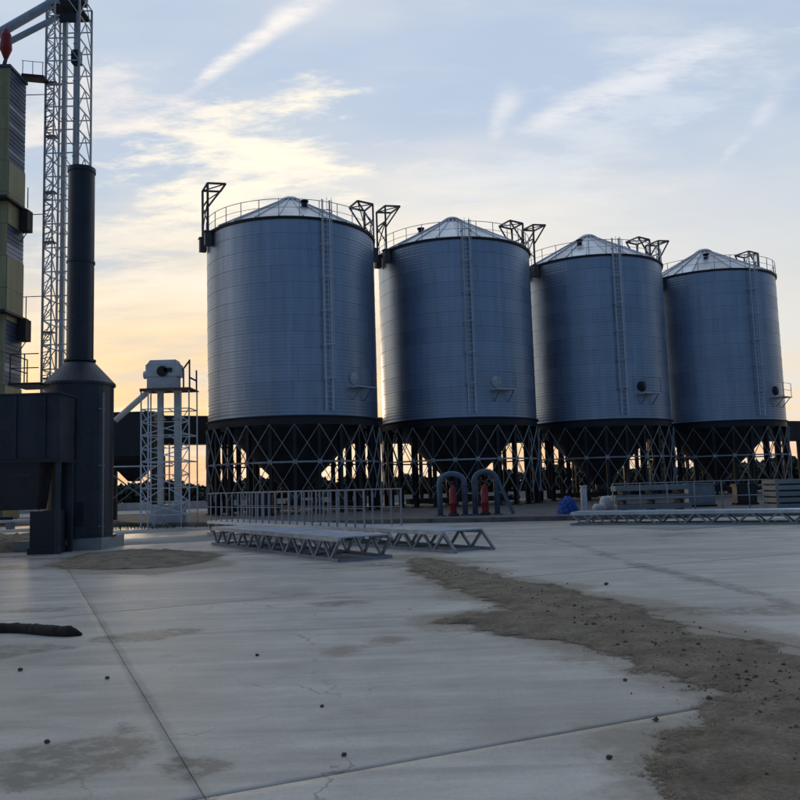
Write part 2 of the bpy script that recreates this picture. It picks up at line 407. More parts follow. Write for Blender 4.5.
def vnoise(x, y):
    xi = np.floor(x).astype(int); yi = np.floor(y).astype(int); fx = x - xi; fy = y - yi
    fx = fx * fx * (3 - 2 * fx); fy = fy * fy * (3 - 2 * fy); g = lambda a, b: _perm[a % 64, b % 64]
    return (g(xi, yi) * (1 - fx) + g(xi + 1, yi) * fx) * (1 - fy) + (g(xi, yi + 1) * (1 - fx) + g(xi + 1, yi + 1) * fx) * fy


def fbm(x, y, o=5, gain=0.55):
    s = 0; a = 1; n = 0
    for i in range(o):
        s = s + a * vnoise(x * 2 ** i + 17.3 * i, y * 2 ** i + 9.1 * i); n += a; a *= gain
    return s / n


def poly_sd(x, y, poly):
    """signed distance to a polygon, positive inside"""
    d = np.full(x.shape, 1e9); ins = np.zeros(x.shape, bool); n = len(poly)
    for i in range(n):
        ax, ay = poly[i]; bx, by = poly[(i + 1) % n]
        ex, ey = bx - ax, by - ay
        t = np.clip(((x - ax) * ex + (y - ay) * ey) / (ex * ex + ey * ey + 1e-9), 0, 1)
        d = np.minimum(d, np.hypot(x - ax - t * ex, y - ay - t * ey))
        c = ((ay > y) != (by > y)) & (x < (bx - ax) * (y - ay) / (by - ay + 1e-12) + ax)
        ins ^= c
    return np.where(ins, d, -d)


def gpoly(*px): return [tuple(on_ground(*q)[:2]) for q in px]


# ------------------------------------------------------------------ ground
SAND = gpoly((408, 556), (452, 562), (500, 578), (560, 588), (640, 606), (668, 622), (720, 638), (800, 654), (900, 680), (980, 760), (900, 830), (740, 815), (700, 770),
             (690, 738), (742, 730), (722, 700), (690, 684), (640, 670), (596, 650), (560, 640), (520, 634), (478, 632), (446, 622), (478, 613), (500, 610), (490, 600), (450, 588), (420, 575))
PATCHES = {   # other marks on the slabs: (polygon, 'stain' or 'dust', strength)
    'a': (gpoly((0, 752), (60, 745), (110, 735), (125, 722), (158, 742), (120, 768), (60, 785), (0, 795)), 'stain', 0.9),
    'b': (gpoly((175, 762), (205, 758), (248, 757), (240, 768), (190, 782), (176, 778)), 'stain', 1.0),
    'c': (gpoly((100, 636), (150, 631), (206, 627), (200, 632), (150, 640), (90, 642)), 'stain', 0.85),
    'd': (gpoly((316, 651), (340, 646), (360, 650), (352, 658), (330, 660)), 'dust', 0.8),
    'e': (gpoly((366, 641), (382, 634), (410, 639), (402, 644), (378, 646)), 'dust', 0.9),
    'f': (gpoly((140, 657), (175, 653), (185, 656), (160, 660)), 'stain', 0.8),
    'g': (gpoly((555, 539), (580, 543), (640, 562), (700, 575), (800, 604), (800, 609), (690, 580), (630, 568), (575, 548)), 'stain', 0.85),
    'h': (gpoly((310, 603), (370, 600), (372, 604), (315, 607)), 'stain', 0.8),
    'i': (gpoly((155, 695), (190, 692), (195, 698), (165, 702)), 'stain', 0.55),
    'j': (gpoly((40, 562), (120, 550), (225, 552), (235, 566), (150, 576), (60, 574)), 'dust', 1.0),
    'k': (gpoly((260, 592), (310, 588), (330, 594), (280, 598)), 'stain', 0.5),
    'l': (gpoly((590, 770), (640, 740), (700, 735), (720, 800), (640, 810)), 'dust', 0.7),
}
ground = obj('ground', MB().add([(-3000, -300, -0.09), (3000, -300, -0.09), (3000, 5000, -0.09), (-3000, 5000, -0.09)], [(0, 1, 2, 3)]), 'earth')
ground['kind'] = 'structure'
UV_U, UV_V = Vector((0.911, 0.413, 0)), Vector((-0.413, 0.911, 0))
ORG = Vector((-1.15, 4.82, 0)); SU, SV, GAP = 6.0, 8.0, 0.006
yard = obj('yard_base', MB().add([(-46, -12, -0.045), (60, -12, -0.045), (60, 52, -0.045), (-46, 52, -0.045)], [(0, 1, 2, 3)]), 'earth')
yard['kind'] = 'structure'


def build_slabs():
    for i in range(-9, 10):
        for j in range(-3, 7):
            c = ORG + UV_U * (i + 0.5) * SU + UV_V * (j + 0.5) * SV
            if not (-1 < c.y < 46 and -36 < c.x < 48): continue
            near = c.y < 30 and abs(c.x) < 0.62 * c.y + 6
            nu, nv = (72, 96) if (near and c.y < 17) else ((36, 48) if near else (1, 1))
            g = GAP / 2
            us = np.linspace(i * SU + g, (i + 1) * SU - g, nu + 1); vs = np.linspace(j * SV + g, (j + 1) * SV - g, nv + 1)
            U, V = np.meshgrid(us, vs)
            X = ORG.x + U * UV_U.x + V * UV_V.x; Y = ORG.y + U * UV_U.y + V * UV_V.y
            Z = (fbm(X * 0.5, Y * 0.5) - 0.5) * 0.004 if nu > 1 else np.zeros_like(X)
            co = np.stack([X.ravel() - c.x, Y.ravel() - c.y, Z.ravel()], 1)
            nb = len(co); idx = np.arange(nb).reshape(nv + 1, nu + 1)
            F = np.stack([idx[:-1, :-1], idx[:-1, 1:], idx[1:, 1:], idx[1:, :-1]], -1).reshape(-1, 4)
            rim = np.concatenate([idx[0, :], idx[1:, -1], idx[-1, -2::-1], idx[-2:0:-1, 0]])
            low = co[rim] - [0, 0, 0.04]; k = len(rim)
            R = np.arange(k); R2 = (R + 1) % k
            side = np.stack([rim[R2], rim[R], nb + R, nb + R2], -1)
            me = bpy.data.meshes.new('slab')
            me.from_pydata(np.vstack([co, low]).tolist(), [], F.tolist() + side.tolist()); me.update()
            me.polygons.foreach_set('use_smooth', [True] * len(F) + [False] * len(side))
            st = np.zeros(nb); du = np.zeros(nb); x, y = X.ravel(), Y.ravel()
            if nu > 1:
                nz = fbm(x * 1.1 + 5, y * 1.1) - 0.5
                for (poly, kind, amt) in PATCHES.values():
                    sd = poly_sd(x, y, poly); w = 0.12 + 0.012 * y
                    a = np.clip((sd + nz * w * 2.0) / w * 0.5 + 0.5, 0, 1) * amt
                    if kind == 'stain': st = np.maximum(st, a)
                    else: du = np.maximum(du, a)
                du = np.maximum(du, np.clip(1 - (-poly_sd(x, y, SAND)) / 0.9 + nz * 1.6, 0, 1) * 0.85)
                edge = np.minimum(np.minimum(U - us[0], us[-1] - U), np.minimum(V - vs[0], vs[-1] - V)).ravel()
                st = np.maximum(st, np.clip(1 - edge / 0.10, 0, 1) * np.clip(0.6 + nz, 0, 1) * 0.6)
                st = np.maximum(st, np.clip((fbm(x * 0.22 + 31, y * 0.55 + 3) - 0.60) * 6, 0, 0.6))
            for nm, arr in (('stain', st), ('dust', du)):
                a = me.attributes.new(nm, 'FLOAT', 'POINT'); a.data.foreach_set('value', np.concatenate([arr, np.zeros(k)]).astype(np.float32))
            obj('concrete_slab', me, 'concrete', yard, c)


build_slabs()


def height_sheet(name, x0, x1, y0, y1, step, fn, mat):
    """fn gives (height, cover): cover runs 0..1 from the thin scattered rim to closed sand"""
    xs = np.arange(x0, x1, step); ys = np.arange(y0, y1, step); X, Y = np.meshgrid(xs, ys); Z, K = fn(X, Y)
    keep = K > 0.0
    full = keep[:-1, :-1] | keep[:-1, 1:] | keep[1:, 1:] | keep[1:, :-1]
    a, b = np.nonzero(full); n = np.arange(X.size).reshape(X.shape)
    F = np.stack([n[a, b], n[a, b + 1], n[a + 1, b + 1], n[a + 1, b]], 1)
    used, inv = np.unique(F, return_inverse=True); P = np.stack([X.ravel(), Y.ravel(), Z.ravel()], 1)[used]
    me = bpy.data.meshes.new(name); me.from_pydata(P.tolist(), [], inv.reshape(-1, 4).tolist()); me.update()
    me.polygons.foreach_set('use_smooth', [True] * len(F))
    at = me.attributes.new('cover', 'FLOAT', 'POINT'); at.data.foreach_set('value', K.ravel()[used].astype(np.float32))
    return obj(name, me, mat)


def sand_h(X, Y):
    sd = poly_sd(X, Y, SAND); n = fbm(X * 1.6, Y * 1.6, 5, 0.6) - 0.5; n2 = fbm(X * 7 + 4, Y * 7, 4, 0.65) - 0.5
    e = sd + n * 0.75 + n2 * 0.45 - 0.04 + 0.15 * np.clip((8.0 - Y) / 3.0, 0, 1)
    rut = 0.012 * np.sin((X * 0.905 + Y * 0.42) * 9 + n * 5)
    cov = np.clip((e + 0.30) / 0.55, 0, 1)
    return 0.005 + np.clip(e * 0.10, 0, 0.03) + np.maximum(0, np.clip(e * 2, 0, 1) * (n * 0.06 + n2 * 0.05 + rut)), cov


sand = height_sheet('sand_strip', 0.0, 6.2, 3.0, 19.6, 0.04, sand_h, 'sand')
tag(sand, 'brown sand spilled in a long strip over the concrete yard', 'sand', kind='stuff')
PILE = gpoly((45, 566), (95, 552), (125, 548), (170, 549), (222, 555), (205, 562), (150, 569), (90, 570))


def pile_h(X, Y):
    sd = poly_sd(X, Y, PILE); n = fbm(X * 1.2, Y * 1.2) - 0.5; n2 = fbm(X * 5, Y * 5 + 7) - 0.5
    e = sd + n * 0.7 + n2 * 0.25
    return 0.005 + np.clip(e * 0.07, 0, 0.07) + np.maximum(0, np.clip(e * 2, 0, 1) * (n * 0.12 + n2 * 0.12)), np.clip((e + 0.35) / 0.6, 0, 1)


tag(height_sheet('earth_heap', -10.6, -4.0, 19.0, 24.6, 0.07, pile_h, 'sand'), 'low spread heap of loose brown earth beside the dark chimney plinth', 'earth heap')

# ------------------------------------------------------------------ silos
RAD, NL = 5.5, 24
Z_PAD, Z_RING, Z_EAVE, Z_APEX = 0.20, 6.0, 18.07, 21.15
S0, SD = Vector((-6.977, 54.21, 0)), Vector((11.184, 5.308, 0))
ROW_A = math.atan2(SD.y, SD.x)
NR = 12; RH = (Z_EAVE - Z_RING) / NR


def cyl(r, a, z):
    """point on a silo: a = angle from -Y towards +X"""
    return Vector((r * math.sin(a), -r * math.cos(a), z))


def silo_meshes():
    prof = []; waves = 5; per = 8
    for k in range(waves * per + 1):
        prof.append((RAD + 0.0026 * math.sin(2 * math.pi * k / per), RH * k / (waves * per)))
    prof = [(RAD - 0.012, 0.0), (RAD + 0.012, 0.001), (RAD + 0.012, 0.02)] + prof[2:]
    CACHE['ring'] = MB().lathe(prof, 120).mesh('wall_ring')
    a = math.pi / NL
    b = MB(); r0, r1, z0, z1 = 0.62, RAD + 0.13, Z_APEX - Z_EAVE - 0.30, -0.03
    def P(r, t, dz=0.0):
        f = (r - r0) / (r1 - r0); return (r * math.sin(t), -r * math.cos(t), z0 + (z1 - z0) * f + dz)
    vs = [P(r, t, dz) for r in (r0, 2.4, 4.0, r1) for (t, dz) in ((-a, 0), (-a * 0.33, -0.03), (a * 0.33, -0.03), (a, 0))]
    fs = [(i * 4 + k, i * 4 + 4 + k, i * 4 + 5 + k, i * 4 + 1 + k) for i in range(3) for k in range(3)]
    b.add(vs, fs)
    CACHE['panel'] = b.mesh('roof_panel')
    CACHE['rib'] = MB().beam(P(r0, a, 0.03), P(r1, a, 0.03), 0.06, 0.09).mesh('roof_rib')
    CACHE['cap'] = MB().lathe([(0.0, 0.36), (0.45, 0.34), (0.72, 0.16), (0.74, 0.06), (0.66, 0.05), (0.66, -0.22)], 32).mesh('roof_cap')
    CACHE['eave'] = MB().lathe([(RAD + 0.02, -0.16), (RAD + 0.10, -0.15), (RAD + 0.12, 0.0), (RAD + 0.02, 0.01)], 96, closed=True, smooth=False).mesh('eave_ring')
    CACHE['beam'] = MB().lathe([(RAD - 0.25, -0.55), (RAD + 0.13, -0.55), (RAD + 0.13, -0.48), (RAD + 0.03, -0.47), (RAD + 0.03, -0.09), (RAD + 0.14, -0.08), (RAD + 0.14, -0.002), (RAD - 0.25, -0.002)], 96, closed=True, smooth=False).mesh('ring_beam')
    zc = -0.5; dep = 4.2
    CACHE['cone'] = MB().lathe([(RAD - 0.2, zc + 0.12), (4.45, zc + 0.02), (4.42, zc - 0.12), (0.42, zc - dep), (0.42, zc - dep - 0.35)], 48, smooth=False).mesh('hopper_cone')
    CACHE['gate'] = MB().box((0, 0, 0), (1.1, 0.9, 0.28)).box((0.75, 0, 0), (0.5, 0.3, 0.2)).mesh('outlet_gate')
    CACHE['gusset'] = MB().box((0, 0, 0), (0.26, 0.02, 0.26)).mesh('gusset_plate')
    CACHE['foot'] = MB().box((0, 0, 0.03), (0.5, 0.5, 0.06)).mesh('foot_plate')
    CACHE['leg'] = MB().box((0, -0.13, 0.5), (0.2, 0.035, 1)).box((0, 0.13, 0.5), (0.2, 0.035, 1)).box((0, 0, 0.5), (0.03, 0.225, 1)).mesh('leg')
    for nm, r, z in (('rail_top', 0.022, 1.08), ('rail_mid', 0.016, 0.56)):
        rr = RAD + 0.02
        CACHE[nm] = MB().lathe([(rr + r * math.cos(t), z + r * math.sin(t)) for t in (2 * math.pi * k / 6 for k in range(6))], 72, closed=True).mesh('rail')
    CACHE['band'] = MB().lathe([(RAD + 0.0, -0.05), (RAD + 0.08, -0.05), (RAD + 0.08, 0.05), (RAD + 0.0, 0.05)], 24, closed=True, smooth=False).mesh('brace_band')
    # cage hoop: half circle that stands off the wall (faces -Y)
    CACHE['hoop'] = MB().tube([(0.36 * math.sin(t), -0.12 - 0.62 * math.cos(t), 0) for t in (math.pi * (k / 10 - 0.5) for k in range(11))], 0.028, 6).mesh('cage_hoop')
    rg = MB()
    for k in range(38): rg.beam((-0.21, -0.24, k * 0.31), (0.21, -0.24, k * 0.31), 0.03)
    CACHE['rungs'] = rg.mesh('rungs')
    # hatch parts, facing -Y
    CACHE['hatch'] = MB().lathe([(0.0, 0.13), (0.26, 0.12), (0.31, 0.05), (0.38, 0.04), (0.38, -0.06)], 24).mesh('hatch')
    pf = MB().box((0, -0.42, 0), (1.5, 0.72, 0.07)); CACHE['plat'] = pf.mesh('platform')
    CACHE['box'] = MB().box((0, 0, 0), (0.42, 0.42, 0.85)).box((0, 0, 0.46), (0.54, 0.5, 0.06)).mesh('bracket_box')


silo_meshes()
MATN = {'ring': 'wall', 'panel': 'roof', 'rib': 'galv', 'cap': 'roof', 'eave': 'dark', 'beam': 'dark', 'cone': 'cone', 'gate': 'dark_edge', 'foot': 'dark', 'gusset': 'pale_brace', 'leg': 'dark',
        'rail_top': 'galv_light', 'rail_mid': 'galv_light', 'band': 'pale_brace', 'hoop': 'pale', 'rungs': 'pale', 'plat': 'pale', 'box': 'mast'}


def build_silo(i, label, lad_phi, hat_phi, hatch_mat, vent_phi):
    c = S0 + SD * i
    view = math.atan2(c.x, c.y)               # direction in which the camera sees this silo
    t = thing('grain_silo', label, 'silo', (c.x, c.y, Z_PAD), 0, 'row of hopper-bottom grain silos')
    def part(name, key, z=0.0, rz=0.0, loc=None, mat=None, parent=t):
        me = CACHE[key]
        if mat:                                # same shape, other paint
            if (key, mat) not in CACHE: CACHE[(key, mat)] = me.copy(); CACHE[(key, mat)].materials.clear()
            me = CACHE[(key, mat)]
        return obj(name, me, mat or MATN[key], parent, loc if loc is not None else (0, 0, z), rz)
    zo = -Z_PAD
    for k in range(NR): part('wall_ring', 'ring', Z_RING + k * RH + zo)
    part('ring_beam', 'beam', Z_RING + zo)
    cone = part('hopper_cone', 'cone', Z_RING + zo); part('outlet_gate', 'gate', Z_RING - 5.2 + zo, 0.4, parent=t)
    part('eave_ring', 'eave', Z_EAVE + zo)
    for k in range(NL):
        p = part('roof_panel', 'panel', Z_EAVE + zo + 0.02, 2 * math.pi * (k + 0.5) / NL); part('rib', 'rib', 0, 0, parent=p, loc=(0, 0, 0))
    part('roof_cap', 'cap', Z_APEX - 0.36 + zo)
    # roof vent / man-hole
    va = vent_phi - view; vb = MB().tube([(0, 0, -0.25), (0, 0, 0.28)], 0.2, 14).tube([(0, 0, 0.28), (0, 0, 0.36)], 0.27, 14)
    obj('roof_vent', vb, 'dark', t, cyl(2.6, va, Z_APEX - 0.3 - (2.6 - 0.62) * 0.556 + zo))
    # legs, bands and cross braces
    zt, zm, zl = Z_RING - 0.55 + zo, Z_RING - 2.75 + zo, Z_RING - 5.0 + zo
    for k in range(NL):
        a = 2 * math.pi * (k + 0.5) / NL
        l = part('leg', 'leg', 0, a, cyl(RAD - 0.08, a, 0.05)); l.scale = (1, 1, zt - 0.05)
        part('foot_plate', 'foot', 0, a, cyl(RAD - 0.08, a, 0.0))
        b2 = 2 * math.pi * (k + 1.5) / NL; rb = RAD + 0.12
        for (za, zb) in ((zt + 0.02, zm), (zm, zl)):
            bar('brace', cyl(rb, a, za), cyl(rb, b2, zb), 0.065, 'pale_brace', t, 0.025)
            bar('brace', cyl(rb + 0.035, a, zb), cyl(rb + 0.035, b2, za), 0.065, 'pale_brace', t, 0.025)
        part('gusset_plate', 'gusset', 0, a, cyl(RAD + 0.155, a, zm))
    part('brace_band', 'band', zm, math.pi / NL)
    # guard rail round the eave
    for k in range(28):
        a = 2 * math.pi * k / 28; bar('guard_post', cyl(RAD + 0.02, a, Z_EAVE + zo), cyl(RAD + 0.02, a, Z_EAVE + 1.1 + zo), 0.045, 'galv_light', t)
    part('guard_rail', 'rail_top', Z_EAVE + zo); part('guard_rail', 'rail_mid', Z_EAVE + zo)
    # ladder with cage
    a = lad_phi - view; zb, zt2 = Z_RING + 0.25 + zo, Z_EAVE + 1.1 + zo
    er, et = Vector((math.sin(a), -math.cos(a), 0)), Vector((math.cos(a), math.sin(a), 0))
    for s in (-1, 1):
        st = bar('ladder_rail', er * (RAD + 0.24) + et * 0.23 * s + Vector((0, 0, zb)), er * (RAD + 0.24) + et * 0.23 * s + Vector((0, 0, zt2)), 0.07 if s < 0 else 0.1, 'pale', t)
    rg = part('ladder_rungs', 'rungs', 0, a, er * RAD + Vector((0, 0, zb + 0.2))); rg['kind'] = 'stuff'
    z = zb + 1.9
    while z < zt2:
        part('cage_hoop', 'hoop', 0, a, er * RAD + Vector((0, 0, z)))
        bar('stand_off', er * (RAD) + et * -0.3 + Vector((0, 0, z)), er * (RAD + 0.26) + et * -0.3 + Vector((0, 0, z)), 0.06, 'galv_light', t)
        bar('stand_off', er * (RAD) + et * 0.3 + Vector((0, 0, z)), er * (RAD + 0.26) + et * 0.3 + Vector((0, 0, z)), 0.06, 'galv_light', t)
        z += 2.05
    for th in (-70, -25, 25, 70):
        o = er * (RAD + 0.12 + 0.62 * math.cos(R_(th))) + et * 0.36 * math.sin(R_(th))
        bar('cage_strap', o + Vector((0, 0, zb + 1.9)), o + Vector((0, 0, zt2)), 0.03, 'galv_light', t)
    # hatch, platform and its braces
    a = hat_phi - view; er, et = Vector((math.sin(a), -math.cos(a), 0)), Vector((math.cos(a), math.sin(a), 0)); zp = Z_RING + 1.75 + zo
    h = obj('hatch', CACHE.setdefault('hatch_' + hatch_mat, CACHE['hatch'].copy()), hatch_mat, t, er * (RAD + 0.02) + et * -0.35 + Vector((0, 0, zp + 0.55)))
    h.rotation_euler = (R_(90), 0, a)
    pl = part('platform', 'plat', 0, a, er * RAD + Vector((0, 0, zp)))
    for s in (-0.55, 0.55):
        bar('platform_brace', er * (RAD + 0.02) + et * s + Vector((0, 0, zp - 0.75)), er * (RAD + 0.7) + et * s + Vector((0, 0, zp - 0.02)), 0.05, 'brace', t)
    for s in (-0.7, 0.7):
        bar('platform_post', er * (RAD + 0.74) + et * s + Vector((0, 0, zp)), er * (RAD + 0.74) + et * s + Vector((0, 0, zp + 1.1)), 0.035, 'brace', t)
    for zz in (0.55, 1.1):
        bar('platform_rail', er * (RAD + 0.74) + et * -0.7 + Vector((0, 0, zp + zz)), er * (RAD + 0.74) + et * 0.7 + Vector((0, 0, zp + zz)), 0.03, 'brace', t)
    # conveyor support masts at both ends of the row axis
    for sgn in (-1, 1):
        e = Vector((math.cos(ROW_A), math.sin(ROW_A), 0)) * sgn; tt = Vector((-e.y, e.x, 0))
        zt3 = Z_EAVE + 3.1 + zo; zc = Z_EAVE + zo
        tops = []; tips = []
        for s in (-0.75, 0.75):
            p0 = e * (RAD + 0.22) + tt * s
            q = p0 + Vector((0, 0, zc - 0.9)); top = p0 + Vector((0, 0, zt3)); tip = top - e * 1.15 + Vector((0, 0, 0.1))
            bar('mast_post', q, top, 0.13, 'mast', t)
            bar('mast_arm', top, tip, 0.11, 'mast', t)
            bar('mast_brace', p0 + Vector((0, 0, zt3 - 1.55)), tip, 0.09, 'mast', t)
            bx = part('bracket_box', 'box', 0, math.atan2(e.y, e.x), p0 + Vector((0, 0, zc - 0.55)) - e * 0.0)
            tops.append(top); tips.append(tip)
        bar('mast_beam', tops[0], tops[1], 0.10, 'mast', t); bar('mast_beam', tips[0], tips[1], 0.10, 'mast', t)
        mid = Vector((0, 0, -1.1)); bar('mast_beam', tops[0] + mid, tops[1] + mid, 0.08, 'mast', t)
        bar('mast_brace', tops[0] + mid, tops[1] + Vector((0, 0, -2.6)), 0.06, 'mast', t); bar('mast_brace', tops[1] + mid, tops[0] + Vector((0, 0, -2.6)), 0.06, 'mast', t)
        bar('mast_brace', tops[0], tips[1], 0.06, 'mast', t); bar('mast_brace', tops[1] + mid, tips[0], 0.06, 'mast', t)
    return t


SILOS = (('corrugated steel silo at the chimney end of the row, next to the small bucket elevator', 22, 46, 'white', 20),
         ('corrugated steel silo behind the blue-grey duct arches, with round white hatch', 9, 31, 'white', -60),
         ('corrugated steel silo behind the stacked grey sheets, dark hatch over pale platform', 20, 40, 'dark', -14),
         ('corrugated steel silo at the row end beside the grey crate, ladder near its edge', 38, 62, 'dark', 4))
for i, (lb, lp, hp, hm, vp) in enumerate(SILOS): build_silo(i, lb, R_(lp), R_(hp), hm, R_(vp))

# pad under the silos
PADP = [(-16.5, 47.0), (-13.5, 42.5), (-8.0, 39.0), (2.0, 36.8), (6.1, 35.6), (18.0, 33.6), (34.0, 34.0), (46.0, 66.0), (40.0, 84.0), (20.0, 80.0), (-16.0, 63.0)]
b = MB(); n = len(PADP)
b.add([(x, y, Z_PAD) for x, y in PADP] + [(x, y, -0.06) for x, y in PADP], [tuple(range(n))] + [(i, n + i, n + (i + 1) % n, (i + 1) % n) for i in range(n)])
pad = obj('silo_pavement', b, 'pad'); pad['kind'] = 'structure'

# ------------------------------------------------------------------ elevated gallery behind the silos
g = thing('conveyor_gallery', 'long dark elevated conveyor gallery running behind the silo row on columns', 'gallery', (0, 0, 0))
rd = SD.normalized(); rn = Vector((-rd.y, rd.x, 0)); gp = S0 + rn * 7.6
G0, G1 = gp - rd * 22, gp + rd * 62
seg = 7
for k in range(12):
    a_, b_ = G0 + rd * k * seg, G0 + rd * (k * seg + seg - 0.04)
    z0 = 5.1
    obj('casing', MB().beam(a_ + Vector((0, 0, z0 + 1.0)), b_ + Vector((0, 0, z0 + 1.0)), 1.9, 1.75), 'dark_edge', g)
    for s in (-0.8, 0.8):
        q = a_ + rd * 0.4 + rn * s; bar('column', (q.x, q.y, -0.05), (q.x, q.y, z0 + 0.1), 0.3, 'dark_edge', g)
    obj('girder', MB().beam(a_ + Vector((0, 0, z0 + 0.02)), b_ + Vector((0, 0, z0 + 0.02)), 2.1, 0.2), 'dark', g)

# chain conveyor under the hoppers
for i in range(4):
    c = S0 + SD * i
    cv = thing('chain_conveyor', 'low dark conveyor trough under the silo ' + ('next to the small bucket elevator', 'behind the duct arches', 'behind the stacked grey sheets', 'at the far row end by the crate')[i], 'conveyor', (c.x, c.y, Z_PAD), ROW_A, 'conveyor troughs under the hoppers')
    obj('trough', MB().box((0, 0, 0.36), (8.6, 0.55, 0.36)), 'dark_edge', cv)
    for s in (-3.6, -1.2, 1.2, 3.6): obj('support', MB().box((s, 0, 0.09), (0.1, 0.5, 0.18)), 'dark', cv)
    obj('drive_motor', MB().tube([(4.0, -0.5, 0.4), (4.0, -1.1, 0.4)], 0.2, 14).box((4.0, -0.38, 0.4), (0.4, 0.2, 0.4)), 'bluegrey', cv)

# ------------------------------------------------------------------ dark chimney and its dust housing
CX, CY = -10.43, 26.85
ch = thing('chimney', 'tall matt navy steel chimney with conical shoulder on concrete plinth', 'chimney', (CX, CY, 0))
obj('plinth', MB().box((0.05, 0, 0.17), (2.15, 2.1, 0.36)).box((-1.35, -0.75, 0.15), (0.55, 0.5, 0.34)), 'plinth', ch)
body = obj('body', MB().lathe([(1.06, 0.35), (1.06, 1.9), (1.075, 1.9), (1.075, 1.96), (1.06, 1.96), (1.06, 3.6), (1.075, 3.6), (1.075, 3.66), (1.06, 3.66), (1.06, 5.22)], 40, smooth=False), 'navy', ch)
obj('base_flange', MB().lathe([(1.06, 0.35), (1.17, 0.35), (1.17, 0.41), (1.06, 0.41)], 40, closed=True, smooth=False), 'navy', ch)
obj('cone', MB().lathe([(1.06, 5.20), (1.12, 5.20), (1.12, 5.28), (0.44, 6.02), (0.50, 6.02), (0.50, 6.08), (0.43, 6.08)], 40, smooth=False), 'navy', ch)
obj('stack_tube', MB().lathe([(0.42, 6.02), (0.42, 9.3), (0.45, 9.3), (0.45, 9.38), (0.42, 9.38), (0.42, 12.4), (0.45, 12.4), (0.45, 12.55), (0.40, 12.55), (0.39, 9.0)], 32, smooth=False), 'navy', ch)
bar('down_pipe', (1.0, -0.62, 0.36), (1.0, -0.62, 4.9), 0.07, 'brace', ch, rnd=True)
for z in (0.7, 2.6, 4.4): obj('bracket', MB().box((0.94, -0.58, z), (0.16, 0.12, 0.05)), 'brace', ch)
obj('access_door', MB().box((0.35, -1.02, 1.1), (0.5, 0.1, 0.7)), 'navy', ch)
pt = obj('platform', MB().box((-1.45, -0.2, 5.24), (1.0, 1.3, 0.07)), 'dark', ch)
for (x, y) in ((-1.9, -0.8), (-1.45, -0.8), (-1.9, 0.4)): bar('platform_post', (x, y, 5.27), (x, y, 6.2), 0.03, 'dark_edge', ch)
for z in (5.75, 6.2):
    bar('platform_rail', (-1.9, -0.8, z), (-1.0, -0.8, z), 0.03, 'dark_edge', ch); bar('platform_rail', (-1.9, -0.8, z), (-1.9, 0.4, z), 0.03, 'dark_edge', ch)

hs = thing('dust_housing', 'wide dark navy box housing on legs in front of the chimney', 'housing', (-13.55, 24.9, 0)); hs.scale = (1, 1, 0.965)
hx0, hx1, hy0, hy1 = -4.3, 3.5, -0.5, 0.6
for k in range(4):
    w = (hx1 - hx0) / 4; obj('side_panel', MB().box((hx0 + w * (k + 0.5), 0.05, 3.87), (w - 0.015, hy1 - hy0, 1.96)), 'navy', hs)
for k in range(9):
    xr = hx0 + (hx1 - hx0) * (k + 0.5) / 9; obj('rib', MB().box((xr, hy0 - 0.02, 3.87), (0.06, 0.04, 1.9)), 'navy', hs)
obj('roof_sheet', MB().box(((hx0 + hx1) / 2, 0.05, 4.88), (hx1 - hx0 + 0.1, 1.2, 0.05)), 'navy', hs)
obj('top_frame', MB().box(((hx0 + hx1) / 2, 0.05, 2.83), (hx1 - hx0 + 0.06, 1.16, 0.11)), 'dark', hs)
for k in range(2):
    xa, xb = hx0 + 0.1 + k * 3.6, hx0 + 3.6 + k * 3.6; xm = (xa + xb) / 2
    v = [(xa, -0.45, 2.78), (xb, -0.45, 2.78), (xb, 0.55, 2.78), (xa, 0.55, 2.78), (xa + 0.15, -0.3, 1.35), (xb - 0.15, -0.3, 1.35), (xb - 0.15, 0.4, 1.35), (xa + 0.15, 0.4, 1.35)]
    hp = obj('hopper', MB().add(v, [(3, 2, 1, 0), (4, 5, 6, 7), (0, 1, 5, 4), (1, 2, 6, 5), (2, 3, 7, 6), (3, 0, 4, 7)]), 'dark', hs)
    for zz in (2.4, 2.0): obj('stiffener', MB().box((xm, -0.46 + (2.78 - zz) * 0.2, zz), (xb - xa - 0.6, 0.06, 0.05)), 'navy', hp)
for x in (hx0 + 0.1, hx0 + 3.65, hx1 - 0.06):
    for y in (-0.42, 0.5): bar('leg', (x, y, 0), (x, y, 2.8), 0.12, 'navy' if x > 3.3 else 'dark', hs)
obj('fan_box', MB().box((2.95, 0.05, 0.75), (0.72, 0.8, 1.1)).box((2.95, 0.05, 0.1), (0.82, 0.9, 0.2)), 'dark', hs)
bar('pipe', (hx0, -0.2, 1.15), (2.0, -0.2, 1.1), 0.09, 'dark', hs, rnd=True)

